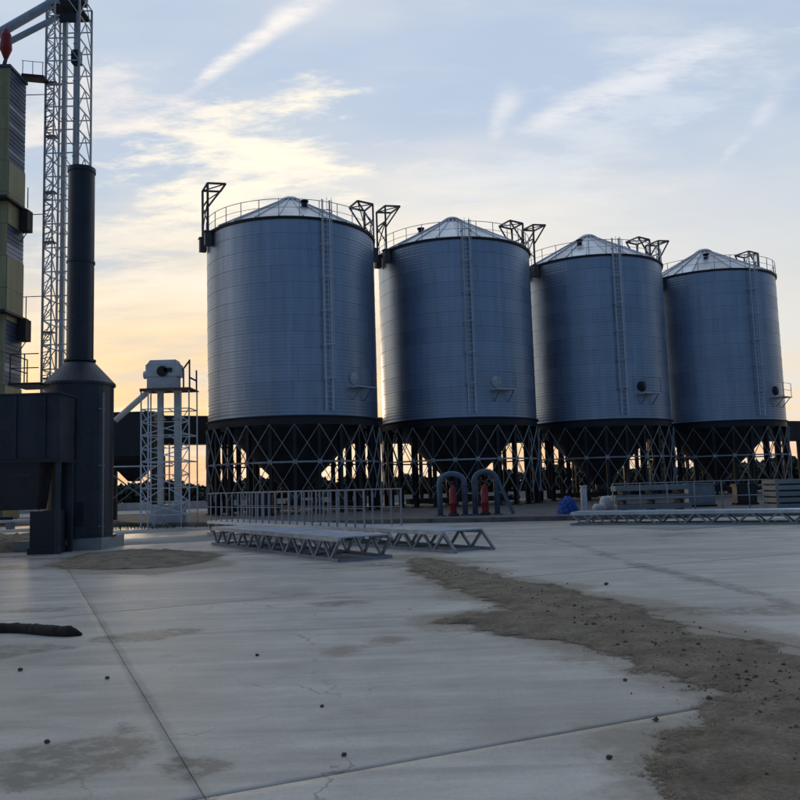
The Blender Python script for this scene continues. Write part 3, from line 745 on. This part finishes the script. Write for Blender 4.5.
# ------------------------------------------------------------------ grain dryer tower
DX, DY = -26.42, 55.0
db = thing('dryer_building', 'tall olive green clad dryer tower with navy louvre bands', 'building', (DX, DY, 0))
DD = 2.5                                       # depth of the louvred end wall
obj('core', MB().box((-6.06, DD / 2 + 0.06, 15.5), (11.9, DD - 0.1, 31.0)), 'dark_edge', db)
CACHE['clad'] = MB().box((0, 0, 0), (1.28, 0.08, 2.20)).mesh('cladding_panel'); CACHE['clads'] = MB().box((0, 0, 0), (0.08, DD - 0.04, 2.20)).mesh('cladding_panel')
NAVY_ROWS = {13: (), 12: (1, 5), 11: (2,), 8: (0, 1, 2), 5: (), 4: (3, 4), 2: ()}
for r in range(14):
    z = 0.25 + 2.225 * r + 1.1
    if r in NAVY_ROWS:
        lp = obj('louvre_panel', MB().box((-0.06, DD / 2 + 0.03, z), (0.04, DD - 0.06, 2.18)), 'louvre', db)
        for k in range(7):
            zz = z - 0.94 + 1.88 * k / 6
            obj('slat', MB().add([(0.0, 0.05, zz - 0.15), (0.0, DD, zz - 0.15), (-0.025, DD, zz + 0.14), (-0.025, 0.05, zz + 0.14), (-0.03, 0.05, zz - 0.15), (-0.03, DD, zz - 0.15)], [(0, 1, 2, 3), (4, 5, 1, 0)]), 'louvre_pale' if k in NAVY_ROWS[r] else 'louvre', lp)
    else: obj('cladding_panel', CACHE['clads'], 'green', db, (-0.005, DD / 2 + 0.03, z))
    for k in range(4): obj('cladding_panel', CACHE['clad'], 'green', db, (-0.66 - k * 1.3, 0.0, z))
for z in (21.9, 14.05):
    fl = obj('floor_band', MB().box((-5.6, DD / 2 - 0.3, z), (11.9, DD + 1.0, 0.16)), 'dark', db)
    obj('balcony_box', MB().box((0.34, DD - 0.45, z - 0.85), (0.6, 0.85, 1.5)), 'dark_edge', db)
    bar('balcony_brace', (0.05, DD - 0.6, z - 2.4), (0.6, DD - 0.6, z - 1.58), 0.05, 'dark_edge', db)
    bar('balcony_post', (0.7, DD - 1.0, z - 0.1), (0.7, DD - 1.0, z + 1.4), 0.05, 'dark_edge', db)
obj('parapet', MB().box((-5.98, DD / 2, 31.5), (12.1, DD + 0.24, 0.2)), 'louvre', db)

# ------------------------------------------------------------------ lattice tower with elevator legs
TX, TY, TW, TH = -24.34, 60.0, 2.45, 39.2
lt = thing('lattice_tower', 'tall thin steel lattice tower standing between dryer building and chimney', 'tower', (TX, TY, 0))
hw = TW / 2; cs = [(-hw, -hw), (hw, -hw), (hw, hw), (-hw, hw)]
for (x, y) in cs: bar('column', (x, y, -0.05), (x, y, TH), 0.13, 'pale_brace', lt)
nl = 22; lv = TH / nl
for k in range(nl):
    z0, z1 = k * lv, (k + 1) * lv
    for e in range(4):
        a_, b_ = cs[e], cs[(e + 1) % 4]
        bar('cross_bar', (*a_, z1), (*b_, z1), 0.075, 'pale', lt)
        m_ = ((a_[0] + b_[0]) / 2, (a_[1] + b_[1]) / 2)
        if e != 2:
            bar('diagonal', (*a_, z0), (*m_, z1), 0.06, 'pale', lt); bar('diagonal', (*b_, z0), (*m_, z1), 0.06, 'pale', lt)
    # fine lacing beside the outer column
    for q in range(2):
        za, zb = z0 + lv * q / 2, z0 + lv * (q + 1) / 2
        bar('lacing', (-hw, -hw + 0.02, za), (-hw + 0.6, -hw + 0.02, (za + zb) / 2), 0.05, 'pale', lt)
        bar('lacing', (-hw + 0.6, -hw + 0.02, (za + zb) / 2), (-hw, -hw + 0.02, zb), 0.05, 'pale', lt)
bar('column', (-hw + 0.62, -hw, -0.05), (-hw + 0.62, -hw, TH), 0.09, 'pale', lt)
for (z0, z1) in ((28.2, 32.0), (20.2, 23.6), (10.2, 13.2), (4.0, 8.0)):
    k = int((z1 - z0) / 0.42)
    for q in range(k + 1): bar('ladder_tread', (-hw, -hw - 0.12, z0 + q * 0.42), (-hw + 0.62, -hw - 0.12, z0 + q * 0.42 + 0.1), 0.06, 'brace', lt, 0.05)
    for z in (z0 - 0.15, z1 + 0.2): obj('landing', MB().box((-hw + 0.4, -hw + 0.2, z), (0.8, 0.6, 0.07)), 'brace', lt)
obj('top_platform', MB().box((0.0, 0, TH - 0.9), (TW - 0.1, TW - 0.1, 0.14)), 'dark', lt)
obj('side_box', MB().box((hw - 0.3, -hw + 0.3, 34.2), (0.62, 0.6, 1.0)), 'dark', lt)
obj('top_beam', MB().box((0.4, -hw, TH - 2.0), (1.2, 0.25, 0.6)), 'dark', lt)

be = thing('elevator_trunking', 'two blue-grey elevator trunks rising inside the tall lattice tower', 'elevator', (TX, TY, 0))
for x in (-0.32, 0.55):
    for k in range(13): obj('trunk', MB().box((x, 0, 0.4 + 2.95 * k + 1.46), (0.30, 0.32, 2.9)).box((x, 0, 0.4 + 2.95 * k + 2.92), (0.38, 0.4, 0.08)), 'leg', be)
obj('boot', MB().box((0.13, 0, 0.2), (2.0, 0.7, 0.5)), 'leg', be)
obj('head', MB().box((0.13, 0, TH + 0.35), (2.2, 0.8, 1.2)), 'dark', be)

# spout pipes down to the dryer
for k, off in enumerate((0.0, -0.85)):
    p0 = at_depth(50, 4 + (17 if k else 0), 59.0); p1 = at_depth(-30, 50 + (12 if k else 0), 56.5)
    tag(obj('spout_pipe', MB().tube([p0 + Vector((0.6, 0, 0.35)), p0, p1, p1 + Vector((-2.5, -0.3, -2.1))], 0.33 if k == 0 else 0.22, 14), 'leg'),
        ('thick' if k == 0 else 'thinner lower') + ' grey spout pipe sloping from tower top to dryer roof', 'pipe')
q = at_depth(6, 44, 56.2); zr = 31.55
hoist = thing('red_diverter', 'red tapered diverter box on a short stem above the dryer roof', 'diverter', (q.x, q.y, zr))
obj('stem', MB().tube([(0, 0, 0), (-0.1, 0, 0.7), (0.05, 0, 1.3)], [0.16, 0.14, 0.12], 10), 'mast', hoist)
obj('diverter_body', MB().lathe([(0.0, 1.2), (0.16, 1.2), (0.42, 1.9), (0.36, 2.9), (0.2, 3.3), (0.0, 3.32)], 14, smooth=False), 'red', hoist)
wk = thing('link_walkway', 'short dark walkway bridging the dryer roof and the lattice tower', 'walkway', (0, 0, 0))
p0, p1 = at_depth(24, 77.5, 58.3), at_depth(46, 79.5, 58.3)
bar('deck', p0, p1, 0.9, 'dark', wk, 0.22)
for f_ in (0.05, 0.5, 0.95): c_ = p0.lerp(p1, f_); bar('post', c_ + Vector((0, -0.4, 0.1)), c_ + Vector((0, -0.4, 1.1)), 0.04, 'brace', wk)
bar('rail', p0 + Vector((0, -0.4, 1.1)), p1 + Vector((0, -0.4, 1.1)), 0.035, 'brace', wk)
for k, (ya, yb) in enumerate(((95, 94.5), (215, 214), (297, 296))):
    p0, p1 = at_depth(22, ya, 58.3), at_depth(47, yb, 58.45)
    tag(bar('tie_rod', p0, p1, 0.05, 'brace'), 'thin steel tie from dryer to lattice tower, ' + ('just below the link walkway', 'level with the upper balcony box', 'level with the lower balcony post')[k], 'tie rod', 'ties between dryer and tower')

# ------------------------------------------------------------------ small bucket elevator
EX, EY = -11.55, 41.6
el = thing('bucket_elevator', 'small pale bucket elevator with boxy head inside scaffold frame', 'elevator', (EX, EY, 0))
x0, x1 = -1.25, 1.12
for (x, y) in ((x0, -0.8), (x0 + 0.35, -0.8), (x1 - 0.4, -0.8), (x1, -0.8), (x0, 0.8), (x1, 0.8)):
    bar('scaffold_post', (x, y, -0.05), (x, y, 6.75), 0.06, 'pale', el)
for z in (0.6, 1.9, 3.2, 4.5, 5.8):
    for y in (-0.8, 0.8): bar('scaffold_rail', (x0, y, z), (x1, y, z), 0.05, 'pale', el)
    for x in (x0, x1): bar('scaffold_rail', (x, -0.8, z), (x, 0.8, z), 0.05, 'pale', el)
for k in range(8):
    za, zb = 0.6 + 0.65 * k, 1.25 + 0.65 * k
    bar('scaffold_brace', (x0, -0.80, zb), (x1, -0.80, zb), 0.035, 'pale', el)
    bar('scaffold_brace', (x0 + 0.35, -0.82, za), (x0, -0.82, zb), 0.035, 'pale', el); bar('scaffold_brace', (x1 - 0.4, -0.82, za), (x1, -0.82, zb), 0.035, 'pale', el)
    bar('scaffold_brace', (x0, -0.84, za), (x1, -0.84, zb) if k % 2 == 0 else (-0.1, -0.84, zb), 0.045, 'pale', el)
    bar('scaffold_brace', (x1, -0.88, za), (x0, -0.88, zb) if k % 2 == 0 else (0.1, -0.88, zb), 0.045, 'pale', el)
for x in (-0.52, 0.32):
    for k in range(4): obj('trunk', MB().box((x, 0, 1.1 + k * 1.42 + 0.7), (0.25, 0.28, 1.4)).box((x, 0, 1.1 + k * 1.42 + 1.4), (0.42, 0.42, 0.06)), 'white', el)
obj('boot', MB().box((-0.1, 0, 0.55), (1.55, 0.6, 1.1)).box((-0.1, 0, 0.0), (1.8, 0.9, 0.12)), 'galv', el)
obj('work_platform', MB().box((-0.05, 0, 6.80), (2.5, 1.8, 0.06)).box((-0.05, -0.86, 6.74), (2.5, 0.06, 0.12)), 'rust', el)
hd = obj('head', MB().box((-0.35, 0, 7.15), (1.5, 0.75, 0.62)).box((-0.32, 0, 7.78), (1.66, 0.85, 0.62)).add(
    [(-1.1, -0.4, 8.1), (0.45, -0.4, 8.1), (0.45, 0.4, 8.1), (-1.1, 0.4, 8.1), (-0.95, -0.34, 8.32), (0.33, -0.34, 8.32), (0.33, 0.34, 8.32), (-0.95, 0.34, 8.32)],
    [(4, 5, 6, 7), (0, 1, 5, 4), (1, 2, 6, 5), (2, 3, 7, 6), (3, 0, 4, 7)]), 'white', el)
obj('drive_pulley', MB().tube([(-0.3, -0.42, 7.72), (-0.3, -0.52, 7.72)], 0.27, 18).box((-0.02, -0.47, 7.78), (0.4, 0.1, 0.2)), 'dark', hd)
obj('drive_motor', MB().tube([(-1.35, 0, 7.62), (-1.1, 0, 7.62)], 0.2, 12), 'galv', hd)
for (p_, q_) in (((1.1, -0.6, 6.8), (1.1, -0.6, 8.25)), ((0.8, -0.6, 6.8), (0.8, -0.6, 7.75)), ((0.72, -0.6, 7.7), (1.12, -0.6, 8.22)), ((1.1, 0.8, 6.8), (1.1, 0.8, 7.9)), ((1.1, -0.6, 7.35), (1.1, 0.8, 7.35))):
    bar('davit', p_, q_, 0.07, 'mast', el)
obj('spout', MB().tube([(-0.95, -0.1, 7.0), (-1.25, -0.1, 6.65), (-2.75, -0.1, 5.35)], 0.15, 12), 'white', el)

# surge bin and pipework seen between chimney and elevator
bn = thing('surge_bin', 'dark steel bin on legs seen past the chimney, under the elevator spout', 'bin', (-16.2, 49.5, 0))
obj('bin_body', MB().box((0.25, 0, 5.15), (3.0, 2.2, 2.6)), 'dark', bn)
obj('hopper', MB().add([(-1.2, -1.05, 3.85), (1.7, -1.05, 3.85), (1.7, 1.05, 3.85), (-1.2, 1.05, 3.85), (0, -0.3, 2.4), (0.5, -0.3, 2.4), (0.5, 0.3, 2.4), (0, 0.3, 2.4)], [(0, 1, 5, 4), (1, 2, 6, 5), (2, 3, 7, 6), (3, 0, 4, 7), (4, 5, 6, 7)]), 'dark', bn)
for x in (-1.2, 1.7):
    for y in (-1.0, 1.0): bar('leg', (x, y, -0.05), (x, y, 3.9), 0.22, 'dark_edge', bn)
for y in (-1.0, 1.0):
    bar('brace', (-1.2, y, 1.0), (1.7, y, 3.2), 0.07, 'brace', bn); bar('brace', (1.7, y, 1.0), (-1.2, y, 3.2), 0.07, 'brace', bn)
pp = thing('pipe_rail', 'thin horizontal pipe on posts between chimney and small elevator', 'pipe', (-15.2, 46.5, 0))
bar('pipe', (-1.4, 0, 3.2), (2.4, 0, 3.15), 0.09, 'galv_light', pp, rnd=True)
for x in (-1.2, 0.6, 2.2): bar('post', (x, 0, -0.05), (x, 0, 3.2 if x != 2.2 else 4.4), 0.08, 'galv_light', pp, rnd=True)

# ------------------------------------------------------------------ catwalk truss sections lying in the yard


def catwalk(p_a, p_b, width, height, label, rail=None, extra=0.0, z0=0.03):
    a_, b_ = Vector((*p_a, 0)), Vector((*p_b, 0)); L = (b_ - a_).length; rz = math.atan2(b_.y - a_.y, b_.x - a_.x)
    t = thing('catwalk_section', label, 'catwalk', a_, rz, 'steel catwalk sections lying in the yard')
    for s in (-1, 1):
        y = s * width / 2
        bar('bottom_chord', (-extra, y, z0), (L, y, z0), 0.09, 'brace', t); bar('top_chord', (0, y, height - 0.05), (L, y, height - 0.05), 0.09, 'galv', t)
        n = max(2, int(L / 0.85)); st = L / n
        for k in range(n):
            u, d = ((k * st, height - 0.05), ((k + 0.5) * st, z0))
            bar('diagonal', (u[0], y, u[1]), (d[0], y, d[1]), 0.06, 'brace', t); bar('diagonal', (d[0], y, d[1]), ((k + 1) * st, y, u[1]), 0.06, 'brace', t)
        if extra: bar('diagonal', (-extra, y, z0), (0, y, height - 0.05), 0.06, 'brace', t)
    n = int(L / 2.4) + 1
    for k in range(n + 1): bar('cross_member', (L * k / n, -width / 2, z0), (L * k / n, width / 2, z0), 0.07, 'brace', t)
    n = int(L / 1.5)
    for k in range(n):
        w = L / n; obj('deck_plate', MB().box(((k + 0.5) * w, 0, height + random.uniform(-0.006, 0.006)), (w - 0.012, width + 0.06, 0.03)), 'deck', t)
    if rail:
        r0, r1, sp = rail
        for s in (-1, 1):
            y = s * (width / 2 + 0.02); k = 0; x = r0 * L
            while x < r1 * L:
                bar('rail_post', (x, y, height), (x + random.uniform(-0.02, 0.02), y, height + 1.1), 0.042, 'brace', t); x += sp
            bar('hand_rail', (r0 * L, y, height + 1.08), (r1 * L, y, height + 1.08), 0.034, 'brace', t)
            bar('hand_rail', (r0 * L, y, height + 0.55), (r1 * L, y, height + 0.55), 0.02, 'brace', t)
    return t


catwalk((-0.9, 19.5), (-5.5, 27.0), 1.35, 0.55, 'shorter steel catwalk section without railing, lying beside the earth heap', None, 0.0)
catwalk((1.5, 21.3), (-7.2, 33.4), 1.25, 0.52, 'long steel catwalk section with upright railing posts and a bare overhanging end', (0.24, 1.0, 0.5), 0.45)
catwalk((17.0, 27.0), (6.6, 32.2), 1.3, 0.48, 'steel catwalk section lying along the pad edge before the stacked grey sheets', None, 0.0)

# ------------------------------------------------------------------ clutter before the silos


def arch(px_l, px_r, y, ztop, label):
    a_, b_ = at_depth(px_l, 500, y).x, at_depth(px_r, 500, y).x
    t = thing('duct_arch', label, 'duct', ((a_ + b_) / 2, y, Z_PAD)); w = (b_ - a_) / 2; h = ztop - Z_PAD
    pts = [(-w, 0, 0), (-w, 0, h - w * 0.9)] + [(-w * math.cos(R_(k)), 0, h - w * 0.9 + w * 0.75 * math.sin(R_(k))) for k in range(20, 180, 20)] + [(w, 0, h - w * 0.9), (w, 0, 0)]
    obj('duct', MB().tube(pts, 0.13, 12), 'bluegrey', t)
    for s in (-1, 1):
        obj('flange', MB().lathe([(0.15, 0), (0.25, 0), (0.25, 0.06), (0.15, 0.06)], 14, closed=True, smooth=False), 'bluegrey', t, (s * w, 0, 0))
        obj('flange', MB().lathe([(0.15, 0), (0.22, 0), (0.22, 0.05), (0.15, 0.05)], 14, closed=True, smooth=False), 'bluegrey', t, (s * w, 0, h - w * 1.1))
    return t


arch(440, 465, 39.2, 2.25, 'blue-grey inverted U duct standing on the pad beside the catwalk railing')
ar = arch(475, 497, 39.2, 2.3, 'blue-grey inverted U duct with a sloping prop, before the second silo')
bar('prop', (0.55, -0.1, 1.7), (1.25, -0.1, 0.02), 0.16, 'bluegrey', ar)
for px, lb in ((453, 'red cylinder post standing between the legs of the propless duct arch'), (485, 'red cylinder post standing under the duct arch with prop')):
    x = at_depth(px, 500, 39.0).x
    t = thing('red_cylinder', lb, 'cylinder', (x, 39.0, Z_PAD))
    obj('cylinder', MB().lathe([(0.0, 0.12), (0.15, 0.12), (0.16, 0.2), (0.16, 0.55), (0.175, 0.56), (0.175, 0.62), (0.16, 0.63), (0.16, 1.2), (0.1, 1.32), (0.05, 1.45), (0.0, 1.45)], 16), 'red', t)
    obj('foot', MB().lathe([(0, 0), (0.26, 0), (0.26, 0.07), (0.2, 0.14), (0, 0.14)], 16, smooth=False), 'dark_edge', t); obj('valve', MB().tube([(0, 0, 1.43), (0, 0, 1.62)], 0.05, 8).box((0, 0, 1.6), (0.22, 0.06, 0.05)), 'dark', t)

# crumpled blue sheet heap
x = at_depth(567, 505, 37.4).x; bm_ = MB(); N = 26; vs = []; fs = []
for j in range(N // 2 + 1):
    for k in range(N):
        th, ph = 2 * math.pi * k / N, math.pi / 2 * j / (N // 2)
        r = 0.40 * max(0.0, math.cos(ph)) ** 0.7 * (1 + 0.22 * math.sin(3 * th + 1) + 0.15 * math.sin(7 * th + j) + 0.08 * math.sin(11 * th - 2 * j)); vs.append((r * math.cos(th), r * math.sin(th) * 0.8, 0.75 * math.sin(ph) * (1 + 0.1 * math.sin(2 * th))))
for j in range(N // 2):
    for k in range(N): fs.append((j * N + k, j * N + (k + 1) % N, (j + 1) * N + (k + 1) % N, (j + 1) * N + k))
tag(obj('blue_tarpaulin', bm_.add(vs, fs), 'blue', None, (x, 37.4, Z_PAD - 0.01)), 'heap under crumpled bright blue tarpaulin on the pad edge', 'tarpaulin')
# pale post and pale sacks beside it
x = at_depth(584, 500, 37.6).x
tag(obj('pale_post', MB().box((0, 0, 0.6), (0.24, 0.2, 1.2)).box((0, 0, 1.22), (0.3, 0.26, 0.05)), 'white', None, (x, 37.6, Z_PAD)), 'square pale post standing beside the blue tarpaulin', 'post')


def sack(px, y, w, h, label):
    x = at_depth(px, 500, y).x; v = []; f_ = []; A, B = 8, 14
    for j in range(A + 1):
        for k in range(B):
            ph = math.pi * (j / A - 0.5); th = 2 * math.pi * k / B; cr = abs(math.cos(ph)) ** 0.5
            v.append((w / 2 * cr * math.copysign(abs(math.cos(th)) ** 0.6, math.cos(th)), w * 0.35 * cr * math.copysign(abs(math.sin(th)) ** 0.7, math.sin(th)), h / 2 + h / 2 * math.sin(ph) + 0.02 * math.sin(5 * th + j)))
    for j in range(A):
        for k in range(B): f_.append((j * B + k, j * B + (k + 1) % B, (j + 1) * B + (k + 1) % B, (j + 1) * B + k))
    tag(obj('white_sack', MB().add(v, f_, True), 'white', None, (x, y, Z_PAD - 0.02)), label, 'sack', 'white sacks on the pad')


sack(599, 37.9, 0.62, 0.42, 'lower white sack lying next to the pale post')
sack(607, 38.3, 0.7, 0.75, 'plump upright white sack between pale post and stacked sheets')

# stacked grey wall sheets
xa, xb = at_depth(616, 500, 36.2).x, at_depth(690, 500, 36.2).x
ss = thing('sheet_stack', 'long stack of pale grey steel sheets in three bundles on the pad', 'steel sheets', ((xa + xb) / 2, 36.6, Z_PAD), R_(-3)); Ls = xb - xa
for k in range(3):
    obj('bundle', MB().box((random.uniform(-0.05, 0.05), 0, 0.27 + k * 0.40), (Ls, 1.0, 0.22)), 'sheetstack', ss)
    for s in (-0.38, 0, 0.38): obj('bearer', MB().box((s * Ls, 0, 0.08 + k * 0.40), (0.14, 1.06, 0.17)), 'dark_edge', ss)
# guard fence on the pad
fx0, fx1 = at_depth(612, 490, 35.4).x, at_depth(768, 490, 35.4).x
fn = thing('pipe_fence', 'thin grey pipe guard fence along the pad before the end silos', 'fence', (0, 35.3, Z_PAD))
k = 0; xq = fx0
while xq < fx1 + 0.1:
    bar('post', (xq, 0, 0), (xq, 0, 1.3), 0.055, 'brace', fn, rnd=True); xq += 1.15
for z in (0.65, 1.28): bar('rail', (fx0, 0, z), (fx1, 0, z), 0.045, 'brace', fn, rnd=True)
# slatted crate at the right
xa = at_depth(775, 495, 35.5).x
cr = thing('slatted_crate', 'large grey slatted crate standing on the pad past the pipe fence', 'crate', (xa + 1.2, 36.0, Z_PAD))
for z in (0.14, 0.40, 0.66, 0.92, 1.18): obj('slat', MB().box((0, -0.7, z), (2.4, 0.05, 0.19)), 'sheetstack', cr); obj('slat', MB().box((-1.2, 0, z), (0.05, 1.34, 0.19)), 'sheetstack', cr)
for x in (-1.15, 0, 1.15): bar('upright', (x, -0.64, 0), (x, -0.64, 1.3), 0.08, 'brace', cr); bar('upright', (x, 0.64, 0), (x, 0.64, 1.3), 0.08, 'brace', cr)
obj('load', MB().box((0, 0, 0.6), (2.2, 1.15, 1.0)), 'dark_edge', cr)
# portable machines between the legs (dark bulks)
for px, y, w, h, lb in ((262, 47.4, 1.2, 1.1, 'dark motor cabinet before the legs of the silo beside the bucket elevator'), (700, 41.5, 1.3, 1.0, 'grey motor cabinet on the pad behind the pipe fence'), (745, 42.5, 1.0, 0.9, 'grey-black motor cabinet before the row-end silo legs')):
    x = at_depth(px, 500, y).x
    t = thing('motor_cabinet', lb, 'cabinet', (x, y, Z_PAD))
    obj('cabinet', MB().box((0, 0, h / 2 + 0.1), (w, 0.6, h)).box((0, 0, h + 0.13), (w + 0.1, 0.7, 0.06)), 'sheetstack' if px == 700 else 'dark', t); obj('skid', MB().box((0, -0.2, 0.05), (w + 0.2, 0.12, 0.1)).box((0, 0.2, 0.05), (w + 0.2, 0.12, 0.1)), 'dark_edge', t)
    obj('door', MB().box((0, -0.31, h / 2 + 0.1), (w * 0.8, 0.03, h * 0.8)), 'sheetstack' if px == 700 else 'dark', t)

# ------------------------------------------------------------------ background: low white wall, road strip, wood
WY = 86.0
wl = thing('boundary_wall', 'low white boundary wall running along the field behind the silos', 'wall', (0, WY, -0.09))
for k in range(-16, 26):
    obj('wall_panel', MB().box((k * 3.0, 0, 0.36), (2.96, 0.2, 0.72)).box((k * 3.0, 0, 0.75), (2.99, 0.28, 0.07)), 'white', wl)
rd_ = obj('field_road', MB().add([(-120, 70, -0.06), (160, 70, -0.06), (160, 85, -0.06), (-120, 85, -0.06)], [(0, 1, 2, 3)]), 'plinth'); rd_['kind'] = 'structure'


def wood(name, x0, x1, y, n, hfun, mat, label, cat, zb=-0.1, size=0.45):
    X = rng.uniform(x0, x1, n); Y = y + rng.normal(0, 2.2, n); H = hfun(X)
    Z = zb + H * rng.random(n) ** 0.8
    P = np.stack([X, Y, Z], 1); a = rng.normal(size=(n, 3)); a /= np.linalg.norm(a, axis=1)[:, None]
    bb = np.cross(a, rng.normal(size=(n, 3))); bb /= np.linalg.norm(bb, axis=1)[:, None]
    s = (size * rng.uniform(0.5, 1.2, n))[:, None]
    V = np.stack([P - a * s, P + bb * s * 0.6, P + a * s, P - bb * s * 0.6], 1).reshape(-1, 3)
    me = bpy.data.meshes.new(name); me.from_pydata(V.tolist(), [], np.arange(4 * n).reshape(-1, 4).tolist()); me.update()
    return tag(obj(name, me, mat), label, cat, kind='stuff')


def wood_h(X): return 1.7 + 2.6 * fbm(X * 0.25, X * 0 + 3.0, 4, 0.6)
wood('distant_wood', -75, 110, 104, 36000, wood_h, 'leaf', 'dark band of distant trees beyond the white wall', 'wood')


def tufts(name, spots, n, h, label):
    V = []; F = []
    for (x, y, r) in spots:
        for k in range(n):
            px, py = x + random.gauss(0, r), y + random.gauss(0, r * 0.6); a = random.uniform(0, 6.28); hh = h * random.uniform(0.4, 1.2); w = 0.008 + 0.012 * random.random()
            lx, ly = random.gauss(0, 0.3) * hh, random.gauss(0, 0.3) * hh; o = len(V)
            V += [(px - w * math.cos(a), py - w * math.sin(a), -0.05), (px + w * math.cos(a), py + w * math.sin(a), -0.05), (px + lx * 0.4, py + ly * 0.4, hh * 0.7), (px + lx, py + ly, hh)]; F += [(o, o + 1, o + 2), (o, o + 2, o + 3)]
    return tag(obj(name, MB().add(V, F), 'grass'), label, 'weeds', kind='stuff')


tufts('weeds', [(EX - 2.2, EY + 0.5, 0.9), (EX - 0.4, EY - 0.6, 1.0), (EX + 1.8, EY + 1.0, 0.8), (-13.8, 42.5, 0.8), (-9.5, 44, 0.9), (-14, 36, 0.8), (-12.6, 39.6, 1.2)], 150, 0.2, 'scrubby green weeds round the foot of the small elevator')

# ------------------------------------------------------------------ small things on the ground
def lump(name, x, y, r, flat, mat, label, cat, group=None):
    vs = []; A, B = 5, 8; ph0 = random.random() * 6
    for j in range(A + 1):
        for k in range(B):
            ph = math.pi * (j / A - 0.5); th = 2 * math.pi * k / B; rr = r * (1 + 0.25 * math.sin(3 * th + ph0 + j) + random.uniform(-0.1, 0.1))
            vs.append((rr * math.cos(ph) * math.cos(th), rr * math.cos(ph) * math.sin(th) * 0.8, r * flat * (math.sin(ph) + 0.8)))
    fs = [(j * B + k, j * B + (k + 1) % B, (j + 1) * B + (k + 1) % B, (j + 1) * B + k) for j in range(A) for k in range(B)]
    return tag(obj(name, MB().add(vs, fs), mat, None, (x, y, 0)), label, cat, group)


for (px, py, r) in ((609, 759, 0.02), (625, 681, 0.018), (20, 671, 0.026), (107, 679, 0.022), (47, 743, 0.02), (322, 707, 0.016), (344, 756, 0.018), (257, 656, 0.02), (606, 585, 0.035)):
    p = on_ground(px, py); lump('stone', p.x, p.y, r, 0.7, 'stone', 'small dark stone lying alone on the bare concrete', 'stone', 'stray stones on the concrete')
V = []; F = []
sp_ = [on_ground(*q) for q in ((440, 568), (500, 588), (560, 606), (620, 628), (690, 655), (760, 685), (800, 700), (860, 740))]
for k in range(900):
    i = random.randrange(len(sp_) - 1); p = sp_[i].lerp(sp_[i + 1], random.random()); s = 0.3 if k % 3 else 0.5
    x, y = p.x + random.gauss(0, s), p.y + random.gauss(0, s * 1.3); r = min(0.04, 0.003 + random.expovariate(1 / 0.0055))
    z = max(0.0, float(sand_h(np.array([x]), np.array([y]))[0][0])) + r * 0.2; o = len(V)
    for (a, b_, c_) in ((1, 0, 0), (-1, 0, 0), (0, 1, 0), (0, -1, 0), (0, 0, 0.8), (0, 0, -0.8)):
        j = random.uniform(0.6, 1.2) * r; V.append((x + a * j + random.gauss(0, 0.2) * r, y + b_ * j + random.gauss(0, 0.2) * r, z + c_ * j))
    F += [(o + a, o + b_, o + 4) for a, b_ in ((0, 2), (2, 1), (1, 3), (3, 0))] + [(o + b_, o + a, o + 5) for a, b_ in ((0, 2), (2, 1), (1, 3), (3, 0))]
tag(obj('gravel', MB().add(V, F), 'stone'), 'dark clods and gravel scattered over the spilled sand', 'gravel', kind='stuff')

# dark roll of earth-caked hose at the left
pts = []; rs = []
for k in range(90):
    f_ = k / 89; p = on_ground(-60 + 142 * f_, 632 + 3.0 * f_ + 1.2 * math.sin(f_ * 9))
    r = 0.062 * (0.75 + 0.7 * float(fbm(np.array([f_ * 9.0]), np.array([2.0]), 5, 0.7)[0])) * min(1, (1.0 - f_) * 9 + 0.2); pts.append((p.x, p.y, r * 0.7)); rs.append(r * random.uniform(0.95, 1.05))
tag(obj('dark_roll', MB().tube(pts, rs, 12), 'log'), 'long lumpy black earth-caked roll lying on bare concrete', 'roll')
# rubble and a white pipe under the housing
p0, p1 = on_ground(-30, 530), on_ground(44, 528.5)
wp = thing('white_pipe', 'white pipe on two blocks beneath the dark housing', 'pipe', p0.lerp(p1, 0.5))
dv = (p1 - p0) / 2
bar('pipe', -dv + Vector((0, 0, 0.42)), dv + Vector((0, 0, 0.42)), 0.2, 'white', wp, rnd=True)
for f_ in (-0.6, 0.1, 0.75): obj('block', MB().box(dv * f_ + Vector((0, 0, 0.16)), (0.3, 0.4, 0.33)), 'plinth', wp)
RUB = [tuple(on_ground(*q)[:2]) for q in ((-40, 543), (20, 536), (58, 538), (60, 545), (20, 552), (-40, 556))]


def rub_h(X, Y):
    sd = poly_sd(X, Y, RUB); n = fbm(X * 1.8, Y * 1.8) - 0.5; n2 = fbm(X * 6, Y * 6) - 0.5
    e = sd + n * 0.5; return 0.005 + np.clip(e * 0.4, 0, 0.25) + np.maximum(0, np.clip(e * 2, 0, 1) * (n * 0.3 + n2 * 0.2)), np.clip((e + 0.3) / 0.5, 0, 1)


tag(height_sheet('rubble_heap', -17, -9.6, 24.0, 32.5, 0.08, rub_h, 'sand'), 'low grey-brown rubble heap under the dark housing', 'rubble')
